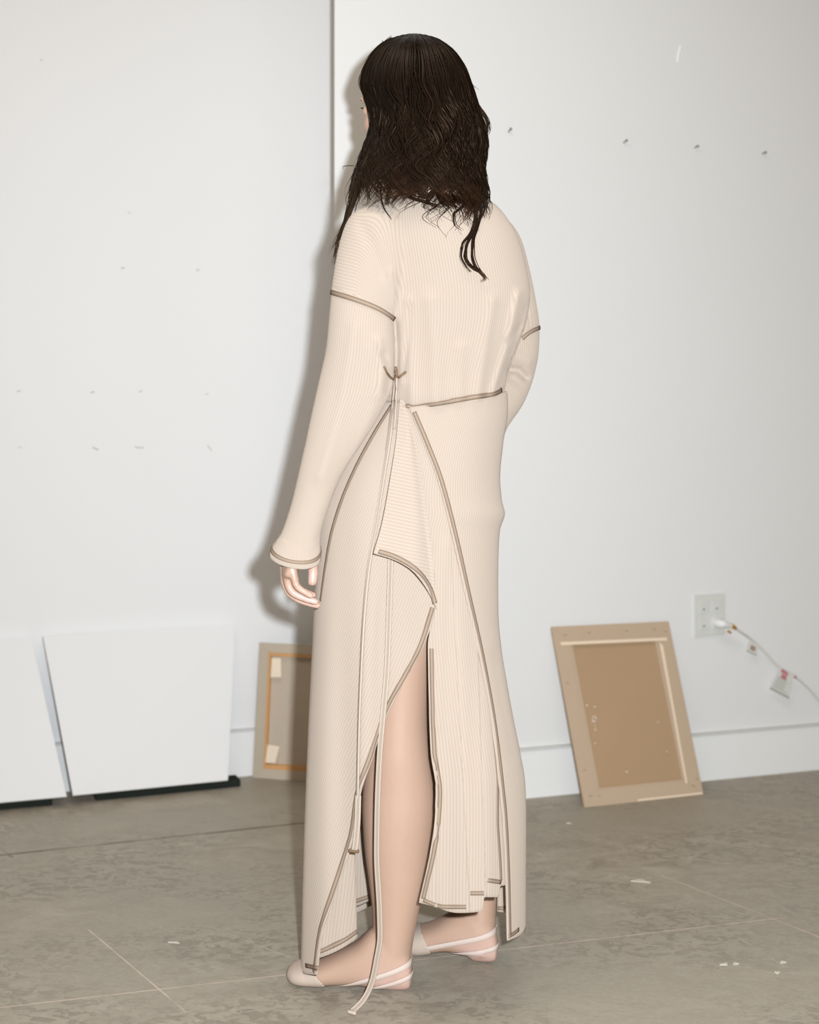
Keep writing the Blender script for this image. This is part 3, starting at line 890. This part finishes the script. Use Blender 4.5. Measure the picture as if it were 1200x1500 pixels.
E_ = ([570, 600, 650, 700, 780, 870, 960, 1060, 1150, 1200, 1290, 1380], [588, 600, 621, 640, 661, 681, 701, 719, 730, 735, 739, 741])
def eE(v): return ci(E_[0], E_[1], v)
A_ = ([570, 600, 700, 800, 890, 945, 1000, 1100, 1160, 1200, 1250, 1325], [592, 596, 612, 626, 637, 627, 628, 631, 639, 637, 630, 613])
def eA(v): return ci(A_[0], A_[1], v)
D_ = ([570, 600, 700, 830, 890, 940, 985, 1060, 1110, 1165, 1220, 1260, 1310, 1370, 1430], [592, 596, 612, 630, 639, 623, 600, 562, 546, 528, 520, 508, 491, 473, 465])
def eD(v): return ci(D_[0], D_[1], v)

def folds_back(u, v, a):
    g = np.clip((v - 700) / 620, 0, 1.1)
    f = 0
    for (ut, ub, amp) in ((655, 687, .022), (690, 712, .014), (640, 640, .004)):
        x = u - (ut + (ub - ut) * g)
        f = f + amp * g * np.where(x < 0, np.exp(x / 22), -0.35 * np.exp(-x / 12))
    f = f + 0.006 * np.exp(-(seg_dist(u, v, [(640, 640), (690, 690), (726, 745)]) / 7) ** 2) - 0.004 * np.exp(-(seg_dist(u, v, [(655, 638), (700, 680), (728, 725)]) / 6) ** 2)
    f = f + 0.004 * np.exp(-(seg_dist(u, v, [(652, 800), (645, 900), (643, 1060)]) / 9) ** 2) + 0.003 * np.sin(u * 0.16 + 0.4) * g
    return f
bk = panel('back_panel', lambda v: ang_u(np.minimum(eE(v) + 3, 740), v) - 0.06, lambda v: ang_u(eA(v), v),
           lambda t: 596 - (1 - t) * 0 - 24 * (1 - t), lambda t: ci([0, .17, .20, .40, .43, .7, 1], [1296, 1298, 1314, 1314, 1334, 1337, 1322], t), 0.004, folds_back, 150, 90)
def folds_side(u, v, a):
    f = 0.007 * np.exp(-(seg_dist(u, v, [(728, 980), (742, 1050), (756, 1110)]) / 6) ** 2) - 0.006 * np.exp(-(seg_dist(u, v, [(720, 955), (732, 1030), (748, 1105)]) / 5) ** 2)
    return f + 0.004 * np.exp(-(seg_dist(u, v, [(715, 1060), (740, 1130)]) / 7) ** 2)
sd = panel('side_panel', lambda v: 0 * v - 1.35, lambda v: ang_u(eE(v), v),
           lambda t: 573 + 24 * np.clip((t - .4) / .6, 0, 1), lambda t: ci([0, .45, .62, .8, 1], [1335, 1338, 1350, 1366, 1378], t), 0.0100, folds_side, 150, 60)
def folds_front(u, v, a):
    g = np.clip((v - 640) / 500, 0, 1)
    return 0.008 * g * np.sin((u - 460) * 0.11) + 0.010 * g * np.exp(-((u - 545) / 12) ** 2) + 0.006 * np.exp(-(seg_dist(u, v, [(600, 640), (560, 800), (540, 950), (528, 1150)]) / 8) ** 2)
fr = panel('front_panel', lambda v: ang_u(eD(v), v), lambda v: 0 * v + 1.68 * math.pi,
           lambda t: 588 + 0 * t, lambda t: ci([0, .12, .3, .55, 1], [1428, 1426, 1421, 1400, 1325], t), 0.004, folds_front, 170, 110, diag=0.42, rib_mm=5.0)

def px_patch(name, corners_fn, nr, nc, ribfn, Yfn, th=0.0022):
    V = []; UVs = []
    for i in range(nr):
        for j in range(nc):
            s = i / (nr - 1); t = j / (nc - 1)
            u, v = corners_fn(s, t)
            p = P(u, v, Yfn(u, v, s, t)); V.append(p); UVs.append((ribfn(u, v), s))
    o = mesh_obj(name, V, grid_faces(nr, nc), M_RIB, uvs=UVs); sub(o)
    md = o.modifiers.new('thickness', 'SOLIDIFY'); md.thickness = th; md.offset = 0.0
    return o
def bil(tl, tr, br, bl, sag=0.0):
    def f(s, t):
        x = (tl[0] * (1 - t) + tr[0] * t) * (1 - s) + (bl[0] * (1 - t) + br[0] * t) * s
        y = (tl[1] * (1 - t) + tr[1] * t) * (1 - s) + (bl[1] * (1 - t) + br[1] * t) * s + sag * s * math.sin(math.pi * t)
        return x, y
    return f
# lower layers that show in the slit and at the hem
px_patch('under_layer', bil((470, 1180), (519, 1215), (523, 1374), (464, 1404), 4), 24, 16, lambda u, v: (u + 0.12 * v) / 4.8, lambda u, v, s, t: 2.245 + 0.02 * t + 0.006 * math.sin(t * 7))
px_patch('under_layer', bil((500, 1180), (541, 1180), (541, 1319), (512, 1330), 1), 16, 10, lambda u, v: u / 4.6, lambda u, v, s, t: 2.43 + 0.02 * t)
px_patch('under_layer', bil((729, 1180), (749, 1180), (749, 1338), (729, 1335), 0), 16, 10, lambda u, v: u / 4.6, lambda u, v, s, t: 2.365 - 0.01 * t)

# surfaces the seams lie on
def world_polys(objs):
    V = []; Fc = []; off = 0
    for o in objs:
        a = mverts(o.data); V += [tuple(x) for x in a]
        Fc += [tuple(i + off for i in p.vertices) for p in o.data.polygons]; off += len(a)
    return V, Fc
def bvh_of(objs): return BVHTree.FromPolygons(*world_polys(objs))
under = [o for o in robe.children if o.name.startswith('under_layer')]
B_SK = bvh_of([robe, bk, sd, fr])
CAM = Vector((0, 0, H))
def hit(bvh, u, v, default=2.2):
    d = P(u, v, 1.0) - CAM; d.normalize()
    loc, n, i, dist = bvh.ray_cast(CAM, d)
    if loc is None: return P(u, v, default), -d
    if n.dot(d) > 0: n = -n
    return loc, n

# draped flap
Lf = np.array([(586, 584), (581, 640), (572, 700), (560, 765), (547, 811)]); Rf = np.array([(591, 586), (607, 640), (621, 720), (633, 810), (640, 893)])
Bf = np.array([(547, 811), (574, 819), (604, 836), (627, 865), (640, 893)])
def along(pts, t):
    k = np.linspace(0, 1, len(pts)); return np.array([ci(k, pts[:, 0], t), ci(k, pts[:, 1], t)])
nr, nc = 60, 34
V = []; UVs = []
for i in range(nr):
    s = i / (nr - 1); l = along(Lf, s); r = along(Rf, s)
    for j in range(nc):
        t = j / (nc - 1)
        q_ = l * (1 - t) + r * t + s * (along(Bf, t) - (Lf[-1] * (1 - t) + Rf[-1] * t))
        base, n = hit(B_SK, q_[0], q_[1])
        lift = 0.011 + 0.032 * s * (1 - t) ** 1.2 + 0.010 * math.sin(t * math.pi) * s + 0.012 * s * math.exp(-((t - .55) / .12) ** 2) - 0.003 * s * math.exp(-((t - .8) / .1) ** 2)
        d = (base - CAM).normalized()
        V.append(base - d * lift); UVs.append(((q_[1] - 0.22 * q_[0]) / 5.2, t))
RD_ = np.array([tuple(p) for p in V]) - np.array(CAM); D0 = np.linalg.norm(RD_, axis=1); RD_ /= D0[:, None]
Dg = D0.reshape(nr, nc).copy()
for _ in range(14):
    q_ = np.pad(Dg, 1, mode='edge'); sm_ = (q_[:-2, 1:-1] + q_[2:, 1:-1] + q_[1:-1, :-2] + q_[1:-1, 2:] + 2 * Dg) / 6
    Dg = np.minimum(sm_, D0.reshape(nr, nc) + 0.003)
V = np.array(CAM) + RD_ * Dg.reshape(-1, 1)
flap = mesh_obj('draped_flap', V, grid_faces(nr, nc), M_RIB, uvs=UVs); sub(flap)
md = flap.modifiers.new('thickness', 'SOLIDIFY'); md.thickness = 0.003; md.offset = 0.0
B_ALL = bvh_of([robe, bk, sd, fr, flap])

def ribbon(name, pts, nrm, width, m, thick=0.0006, lift=0.0014, parent=None, uv_mm=True):
    pts = np.asarray([tuple(p) for p in pts]); nrm = np.asarray([tuple(p) for p in nrm])
    # smooth the sampled points a little
    for _ in range(2):
        pts[1:-1] = (pts[:-2] + 2 * pts[1:-1] + pts[2:]) / 4
        nrm[1:-1] = (nrm[:-2] + 2 * nrm[1:-1] + nrm[2:]) / 4
    nrm /= np.linalg.norm(nrm, axis=1)[:, None]
    T = np.gradient(pts, axis=0); T /= np.linalg.norm(T, axis=1)[:, None] + 1e-12
    B = np.cross(T, nrm); B /= np.linalg.norm(B, axis=1)[:, None] + 1e-12
    L = np.concatenate([[0], np.cumsum(np.linalg.norm(np.diff(pts, axis=0), axis=1))]) * 1000
    V = []; U = []
    for i in range(len(pts)):
        for (x, z, y) in ((-.5, lift, 0), (-.46, lift + thick, .04), (0, lift + thick * 1.3, .5), (.46, lift + thick, .96), (.5, lift, 1)):
            V.append(pts[i] + B[i] * width * x + nrm[i] * z); U.append((L[i], y))
    o = mesh_obj(name, V, grid_faces(len(pts), 5), m, uvs=U)
    md = o.modifiers.new('thickness', 'SOLIDIFY'); md.thickness = 0.0006; md.offset = 0.0
    if parent is not None: adopt(o, parent)
    else: sub(o)
    return o
def seam(path, width_px=6.5, bvh=None, name='seam', m=None, lift=0.0014, step=3.0):
    L = np.linalg.norm(np.diff(np.asarray(path, float), axis=0), axis=1).sum()
    c = cat(path, max(4, int(L / step)))
    pn = [hit(bvh or B_ALL, u, v) for u, v in c]
    w = width_px / F * pn[0][0].y
    return ribbon(name, [p for p, n in pn], [n for p, n in pn], w, m or M_STITCH, lift=lift)
B_BK = bvh_of([bk]); B_SD = bvh_of([sd]); B_FR = bvh_of([fr]); B_FL = bvh_of([flap]); B_UP = bvh_of([robe])
seam([(485.5, 428), (520, 439), (555, 453), (577, 467)], 7, B_UP)
seam([(790, 480), (780, 484), (772, 489), (765, 496)], 6, B_UP)
seam([(593, 596), (630, 592), (690, 582), (728, 575), (734, 571)], 7.5)
seam([(575, 594), (550, 634), (521, 688), (500, 738), (486, 785), (478, 830), (471, 880)], 7, B_FR)
seam([(float(eE(v)) + 5.5, v) for v in (604, 650, 700, 750, 800, 870, 960, 1060, 1150, 1200, 1290, 1370)], 6, B_SD)
dv = [890, 940, 985, 1060, 1110, 1165, 1220, 1260, 1310, 1370, 1424]
seam([(float(eD(v)) - 5, v) for v in dv], 6.5, B_FR)
seam([(float(eA(v)) + 5.5, v) for v in (950, 1000, 1100, 1160, 1200, 1250, 1316)], 6, B_BK)
seam([(621, 1318), (650, 1328), (683, 1328)], 6, B_BK); seam([(689, 1308), (709, 1308)], 6, B_BK); seam([(714, 1289), (733, 1292)], 6, B_BK)
seam([(722, 1080), (728, 1150), (728, 1200), (731, 1250), (733, 1290)], 5, B_BK)
seam([(744, 1371), (752, 1367), (759, 1361)], 6, B_SD)
seam([(449, 1414), (466, 1418)], 6, B_FR)
seam([tuple(p + np.array([1, -5])) for p in Bf[:-1]] + [(637, 884)], 6.5, B_FL, lift=0.0030)
seam([(467, 1394), (490, 1384), (505, 1376), (522, 1364)], 6.5, bvh_of(under[:1]))
seam([(514, 1322), (540, 1313)], 6, bvh_of(under[1:2]))
seam([(730, 1330), (741, 1330)], 5, bvh_of(under[2:3]))

# cuff of the left sleeve: flared hem band with stitching
def band(name, rows, aa, v0, v1, off0, off1, m, closed=True):
    n = 10; V = []; U = []
    for i in range(n):
        s = i / (n - 1)
        v = v0 * (1 - s) + v1 * s
        uL, uR, Yc, ry = [ci(np.asarray(rows)[:, 0], np.asarray(rows)[:, k], np.minimum(v, rows[-1][0])) for k in range(1, 5)]
        off = off0 + (off1 - off0) * s
        V.append(ring_pt(v, uL - off * 850, uR + off * 850, Yc, ry + off, 2.1, aa)); U.append(np.stack([aa * (50 if m is M_STITCH else 12.5), np.full(len(aa), s)], 1))
    o = mesh_obj(name, np.concatenate(V), grid_faces(n, len(aa), closed), m, uvs=np.concatenate(U)); sub(o)
    md = o.modifiers.new('thickness', 'SOLIDIFY'); md.thickness = 0.0025; md.offset = 0.0
    return o
aa = np.arange(64) * 2 * math.pi / 64
def cuff_v(a, base): return base + 21 * np.clip(np.sin(a), -0.2, 1) ** 1 * (0.9 + 0.1 * np.cos(a)) + 4.0 * np.cos(a)
band('cuff', LSL, aa, cuff_v(aa, 780), cuff_v(aa, 814), -0.0024, 0.0036, M_RIB)
band('cuff_stitching', LSL, aa, cuff_v(aa, 801.5), cuff_v(aa, 807), 0.0032, 0.0042, M_STITCH)

# ties
def tie(path, w_px=7.5, bvh=None, Ydef=2.2, lift=0.004, n=90, Ys=None, m=None):
    c = cat(path, n)
    if Ys is not None:
        Yv = ci([p for p, _ in Ys], [y for _, y in Ys], c[:, 1])
        pts = [P(u, v, y) for (u, v), y in zip(c, Yv)]; nn = [(CAM - p).normalized() for p in pts]
    else:
        pn = [hit(bvh or B_ALL, u, v, Ydef) for u, v in c]; pts = [p for p, _ in pn]; nn = [b for _, b in pn]
    return ribbon('tie', pts, nn, w_px / F * 2.2, m or M_TIE, lift=lift, thick=0.0018)
tie([(579, 588), (572, 640), (563, 695), (552, 760), (541, 830), (535, 900), (531, 980), (528, 1060), (526, 1150), (525, 1172)], 5.5, B_SK, lift=0.002)
# long hanging tie that trails on the floor
c = cat([(573, 800), (570, 900), (567, 980), (561, 1050), (556, 1110), (553, 1180), (552, 1250), (556, 1330), (557, 1372), (552, 1405), (546, 1435), (535, 1461), (515, 1483)], 160)
pts = []; nn = []
y_edge = hit(B_FR, 561.5, 1046, 2.19)[0].y - 0.004
Yfree = ci([1030, 1050, 1300, 1430, 1484], [y_edge, y_edge, 2.215, 2.225, 2.2175], c[:, 1])
for k, (u, v) in enumerate(c):
    if v < 1048:
        p, n = hit(B_FR, u, v, 2.19); p = p - (p - CAM).normalized() * 0.003
    else:
        p = P(u, v, Yfree[k])
    n = CAM - p
    if p.z < 0.003: p.z = 0.003
    pts.append(p); nn.append(Vector(n).normalized())
ribbon('tie', pts, nn, 8.0 / F * 2.2, M_TIE, lift=0.001, thick=0.0018)
e0 = pts[-1]
V, Fc = tube([e0 + Vector((-.004, -.004, .001)), e0 + Vector((.006, -.010, .001))], [0.0032, 0.0032], 8); sub(mesh_obj('tie_end', V, Fc, M_HEM))
# short tie hanging in the slit
pts = [P(u, v, 2.185) for u, v in cat([(525, 1165), (524, 1200), (521, 1235), (519, 1247)], 20)]
ribbon('tie', pts, [(0, -1, 0.1)] * 20, 8.5 / F * 2.2, M_TIE, lift=0.001, thick=0.0018)
V, Fc = tube([P(513, 1246, 2.184), P(524, 1247, 2.184)], [0.0035, 0.0035], 8); sub(mesh_obj('tie_end', V, Fc, mat('dark_tie_tip', (0.16, 0.10, 0.06), 0.8)))
# ties and knot at the waist under the arm
tie([(580, 552), (579, 562), (578, 575), (574, 610), (567, 660)], 4, B_ALL, lift=0.0015)
tie([(586, 556), (583, 590), (579, 630)], 4.5, B_ALL, lift=0.006)
def cord(path, r, m, lift=0.004):
    c = cat(path, 18); p = []
    for u, v in c:
        q_, n = hit(B_ALL, u, v, 2.22); p.append(q_ + (CAM - q_).normalized() * lift)
    V, Fc = tube(p, [r] * len(p), 8); return sub(mesh_obj('knot', V, Fc, m))
M_KNOT = mat('brown_cord_knot', (0.22, 0.14, 0.085), 0.85)
cord([(563, 538), (568, 548), (578, 556), (588, 550), (594, 545)], 0.0022, M_KNOT)
cord([(579, 540), (582, 549), (580, 556)], 0.0042, M_KNOT)

# ---- socks and heel straps
bn = np.zeros(len(BV) * 3); body_me.vertices.foreach_get('normal', bn); bn = bn.reshape(-1, 3)
bpolys = polys(body_me)
def sock(cond, name):
    idx = {}; V = []; Fc = []
    for p in bpolys:
        if all(cond[i] for i in p):
            f = []
            for i in p:
                if i not in idx: idx[i] = len(V); V.append(BV[i] + bn[i] * 0.0016)
                f.append(idx[i])
            Fc.append(tuple(f))
    for k in range(len(V)): V[k][2] = max(V[k][2], 0.0003)
    o = mesh_obj(name, V, Fc, M_SOCK); adopt(o, person)
    md = o.modifiers.new('thickness', 'SOLIDIFY'); md.thickness = 0.0014; md.offset = 0.0
    return o
s1 = sock((BV[:, 2] < 0.14) & (BV[:, 1] < 2.40) & (bu < 463 + np.clip(bv - 1425, 0, 40) * 0.75) , 'toe_sock')
s2 = sock((BV[:, 2] < 0.14) & (BV[:, 1] > 2.40) & (bu < 617 + np.clip(bv - 1362, 0, 60) * 0.45), 'toe_sock')
def strap(p1, p2, ctr, w, parent):
    a = Vector(p2) - Vector(p1); e1 = a.normalized(); e2 = Vector((0, 1, 0)) - e1 * e1.y; e2.normalize()
    nrm_pl = e1.cross(e2)
    c = Vector(ctr); c = c - nrm_pl * (c - Vector(p1)).dot(nrm_pl)
    pts = []; nn = []
    for k in range(73):
        th = 2 * math.pi * k / 72
        d = e1 * math.cos(th) + e2 * math.sin(th)
        loc, n, i, dist = body_bvh.ray_cast(c, d)
        if loc is None: continue
        if n.dot(d) < 0: n = -n
        pts.append(loc); nn.append(n)
    o = ribbon('strap', pts, nn, w, M_STRAP, thick=0.0008, lift=0.0010)
    o.parent = parent
    a_ = mverts(o.data); a_[:, 2] = np.maximum(a_[:, 2], 0.0008); o.data.vertices.foreach_set('co', a_.ravel()); o.data.update()
    return o
def onb(u, v):
    for k in range(40):
        d = (P(u - 0.35 * k, v - 0.7 * k, 1.0) - CAM).normalized()
        loc, n, i, dist = body_bvh.ray_cast(CAM, d)
        if loc is not None: return loc
    return P(u, v, 2.3)
strap(onb(505, 1446), onb(600, 1411), Vector((-.045, 2.315, .04)), 0.0095, s1)
strap(onb(548, 1452), onb(600, 1431), Vector((-.022, 2.313, .03)), 0.0090, s1)
strap(onb(634, 1388), onb(720, 1368), Vector((.105, 2.44, .045)), 0.0095, s2)
strap(onb(676, 1400), onb(720, 1391), Vector((.135, 2.436, .035)), 0.0090, s2)

# ---- hair
HR = np.array([(49.5, 602, 610, 2.376, .006), (51, 590, 624, 2.375, .034), (55, 577, 638, 2.372, .058), (62, 563, 650, 2.370, .080), (75, 549, 665, 2.368, .098), (100, 534, 681, 2.366, .112), (122, 529, 689, 2.364, .118), (142, 536, 695, 2.364, .119), (160, 542, 701, 2.364, .120), (190, 546, 709, 2.362, .120),
               (212, 538, 711, 2.358, .118), (240, 526, 708, 2.354, .120), (265, 521, 709, 2.350, .124), (300, 512, 713, 2.345, .130), (340, 506, 714, 2.34, .135)])
def hair_ring(v, a, k=1.0, inset=0.0):
    uL, uR, Yc, ry = [ci(HR[:, 0], HR[:, q], v) for q in range(1, 5)]
    uc = (uL + uR) / 2; hw = (uR - uL) / 2
    uL2 = uc - hw * k + inset * 800; uR2 = uc + hw * k - inset * 800
    return ring_pt(v, uL2, uR2, Yc, ry * k - inset, 2.15, a)
hair_V = []; hair_F = []; hair_U = []; hoff = 0
def add_hair(V, Fc, U):
    global hoff
    hair_V.append(V); hair_F.extend([tuple(i + hoff for i in f) for f in Fc]); hair_U.append(U); hoff += len(V)
A0, A1 = math.radians(-78), math.radians(180)
# under-volume
vs_ = np.linspace(49.6, 258, 60); as_ = np.linspace(A0, A1, 60)
V = []; U = []
for v in vs_:
    as_ = np.linspace(A0, A1 - math.radians(26) * min(1, max(0, (v - 200) / 30)), 60)
    V.append(hair_ring(np.full(60, v), as_, 1.0, 0.008 + 0.012 * max(0, (v - 215) / 50))); U.append(np.stack([np.zeros(60), np.full(60, (v - 51) / 420)], 1))
add_hair(np.concatenate(V), grid_faces(60, 60), np.concatenate(U))
def strand_tube(pts, r, t0, shade, seg=5, flat=0.55):
    n = len(pts)
    tt = np.linspace(0, 1, n)
    rad = r * np.minimum(1, 0.35 + tt * 6) * np.clip((1 - tt) * 2.2, 0.06, 1) ** 0.8
    V, Fc = tube(pts, [(x, x * flat) for x in rad], seg, cap=False)
    U = np.repeat(np.stack([np.full(n, shade), t0 + (1 - t0) * tt ** 1.6], 1), seg, 0)
    add_hair(V, Fc[:-2], U)
robe_bvh = B_UP
def over_robe(p, gap=0.006):
    """keep hair outside the cloth"""
    d = Vector(p) - CAM; L = d.length; d.normalize()
    loc, n, i, dist = robe_bvh.ray_cast(CAM, d)
    if loc is not None and dist < L + gap: return np.array(loc - d * gap)
    return p
part_a = math.radians(150)
NL = 1900
for k in range(NL):
    a0 = random.uniform(A0, A1)
    deg = math.degrees(a0)
    ph = 2.2 * math.sin(a0 * 3.1 + 0.5) + 1.7 * math.sin(a0 * 7.3) + random.gauss(0, 0.28)      # neighbours wave together
    vend = random.gauss(284, 15)
    if deg < 40: vend = random.gauss(288, 15)
    if 60 < deg < 120: vend = random.gauss(281, 13)
    if deg > 140: vend = random.gauss(284, 12)
    v0 = random.choice((49.6, 50, 51, 53, 56, 62, 72))
    if random.random() < 0.25: v0 = random.uniform(90, 200)
    if random.random() < 0.16: vend = random.uniform(190, 262)
    n = 34
    t = np.linspace(0, 1, n)
    v = v0 + (vend - v0) * t
    g = np.clip((v - 120) / 150, 0, 1.2)
    freq = random.gauss(0.030, 0.0012) * 2 * math.pi / 1.9
    amp = (0.03 + 0.11 * g) * random.uniform(0.7, 1.2)
    a = a0 + amp * np.sin(v * freq + ph) * np.clip((v - 70) / 80, 0.05, 1) + 0.12 * g * math.sin(a0 * 5)
    k_ = 1.0 + 0.022 * g * math.sin(a0 * 9.0 + 1.0) + random.gauss(0.0, 0.008) + (0.035 * g * np.sin(v * freq * 0.9 + ph + 1.4)) + 0.02 * g * random.gauss(0, 1)
    pts = hair_ring(v, a, k_, random.uniform(-0.001, 0.007))
    pts = np.array([over_robe(p) if vv > 262 else p for p, vv in zip(pts, v)])
    strand_tube(pts, random.choice((0.0008, 0.0011, 0.0015, 0.0021, 0.0030)), (v0 - 49) / 420.0, random.random() ** 2, seg=4)
def lock(path, cnt, spread, r0, r1, Y0=None, t0=0.3, wob=0.0):
    for k in range(cnt):
        du = random.gauss(0, spread); dv_ = random.gauss(0, spread)
        q_ = [(u + du * (0.4 + 0.6 * i / (len(path) - 1)) + random.gauss(0, wob), v + dv_) for i, (u, v) in enumerate(path)]
        c = cat(q_, 40)
        pts = []
        for i, (u, v) in enumerate(c):
            uL, uR, Yc, ry = [ci(HR[:, 0], HR[:, q], v) for q in range(1, 5)]
            x = np.clip((u - (uL + uR) / 2) / ((uR - uL) / 2), -1, 1)
            Y = Yc - ry * math.sqrt(1 - x * x) if Y0 is None else Y0
            p = np.array(P(u, v, Y))
            if v > 262:
                d = Vector(p) - CAM; d.normalize(); loc, nn_, ii, dist = robe_bvh.ray_cast(CAM, d)
                if loc is not None and Y0 is None: 
                    w = min(1, (v - 262) / 40); p2 = np.array(loc - d * random.uniform(0.004, 0.010)); p = p * (1 - w) + p2 * w if p[1] < p2[1] else p2
            pts.append(p)
        strand_tube(np.array(pts), random.uniform(r0, r1), t0, random.random())
# tail of curls down the back
lock([(676, 215), (690, 250), (696, 290), (697, 318), (690, 345), (683, 362), (682, 378), (692, 392), (705, 400), (711, 407), (706, 412)], 14, 1.3, 0.0009, 0.0020, wob=0.6)
lock([(690, 240), (702, 280), (704, 308), (698, 332), (692, 352), (691, 372), (698, 392), (706, 400), (712, 409)], 12, 1.3, 0.0009, 0.0018, wob=0.6)
lock([(684, 230), (692, 280), (697, 318), (688, 342), (677, 360), (675, 374), (681, 388), (689, 398)], 10, 1.0, 0.0008, 0.0015, wob=0.5)
lock([(690, 210), (703, 245), (708, 275), (710, 300), (706, 318)], 16, 2.4, 0.0012, 0.0026)
lock([(694, 290), (675, 305), (664, 316), (666, 330), (676, 338)], 5, 1.6, 0.0006, 0.0012)
lock([(640, 250), (640, 275), (645, 293), (660, 300), (668, 303)], 8, 2.5, 0.0008, 0.0018)
lock([(560, 250), (558, 280), (562, 302), (574, 321)], 3, 0.8, 0.0007, 0.0014)
lock([(610, 262), (600, 285), (625, 295), (650, 303)], 6, 3.0, 0.0007, 0.0014)
# heavier waves that swing across the back of the hair
for k in range(34):
    u0 = 545 + 150 * (k + random.random()) / 34; v0 = random.uniform(95, 165); v1 = random.uniform(262, 302)
    ph = random.uniform(0, 6.28); am = random.uniform(6, 13); per = random.uniform(48, 66)
    drift = random.uniform(-14, 14)
    vv2 = np.linspace(v0, v1, 9)
    path = [(u0 + drift * ((v - v0) / 150) + am * min(1, (v - v0) / 60) * math.sin(2 * math.pi * v / per + ph), v) for v in vv2]
    path.append((path[-1][0] + random.choice((-1, 1)) * random.uniform(5, 12), v1 + 3))
    lock(path, 10, 1.8, 0.0008, 0.0020, t0=0.25, wob=0.6)
# stray loops over the crown
for k in range(16):
    a = random.uniform(0, 1); u0 = 560 + 110 * a; v0 = 62 + 60 * (a - 0.45) ** 2 * 2
    path = [(u0, v0), (u0 + random.uniform(-14, 14), v0 - random.uniform(4, 9)), (u0 + random.uniform(-30, 30), v0 + random.uniform(2, 22))]
    lock(path, 2, 1.0, 0.0003, 0.0006, 2.36)
# strands falling forward over the left shoulder
lock([(545, 215), (532, 245), (522, 280), (512, 312), (500, 345), (486, 368)], 16, 2.6, 0.0008, 0.0018, 2.30, wob=1.5)
lock([(540, 225), (524, 262), (518, 290), (505, 325), (494, 358), (488, 386)], 12, 2.2, 0.0008, 0.0018, 2.315, wob=1.5)
lock([(530, 240), (519, 262), (515, 285), (519, 305)], 10, 2.0, 0.0008, 0.0018, 2.31)
# loose waves at the right contour and flyaways
lock([(684, 120), (697, 150), (712, 172), (717, 188), (708, 204)], 7, 2.0, 0.0006, 0.0013, 2.36)
lock([(690, 140), (706, 165), (715, 182), (712, 196), (703, 206)], 6, 1.5, 0.0006, 0.0012, 2.36)
lock([(700, 200), (708, 222), (709, 245), (704, 268), (711, 290)], 8, 1.8, 0.0007, 0.0014, 2.36)
lock([(660, 75), (675, 90), (682, 110), (692, 124), (702, 132)], 4, 1.5, 0.0003, 0.0006, 2.36)
lock([(560, 62), (566, 72), (600, 68), (625, 85)], 5, 2.0, 0.0006, 0.0012)
lock([(574, 56), (556, 72), (540, 92), (531, 112)], 8, 1.5, 0.0005, 0.0012, 2.36)
lock([(519, 243), (510, 243), (502, 245), (504, 250)], 2, 0.8, 0.0003, 0.0005, 2.33)
for k in range(70):
    a0 = random.uniform(A0, A1); v0 = random.uniform(54, 200); v1 = v0 + random.uniform(40, 110)
    v = np.linspace(v0, min(v1, 300), 18); ph = random.uniform(0, 6)
    pts = hair_ring(v, a0 + 0.10 * np.sin(v * 0.06 + ph), 1.0 + 0.03 * np.linspace(0, 1, 18) * random.uniform(0.3, 2.0), -0.004)
    strand_tube(pts, random.uniform(0.0003, 0.0006), 0.3, random.random(), seg=4)
hair = mesh_obj('hair', np.concatenate(hair_V), hair_F, M_HAIR, uvs=np.concatenate(hair_U)); adopt(hair, person)
hair['label'] = 'long dark brown wavy hair'
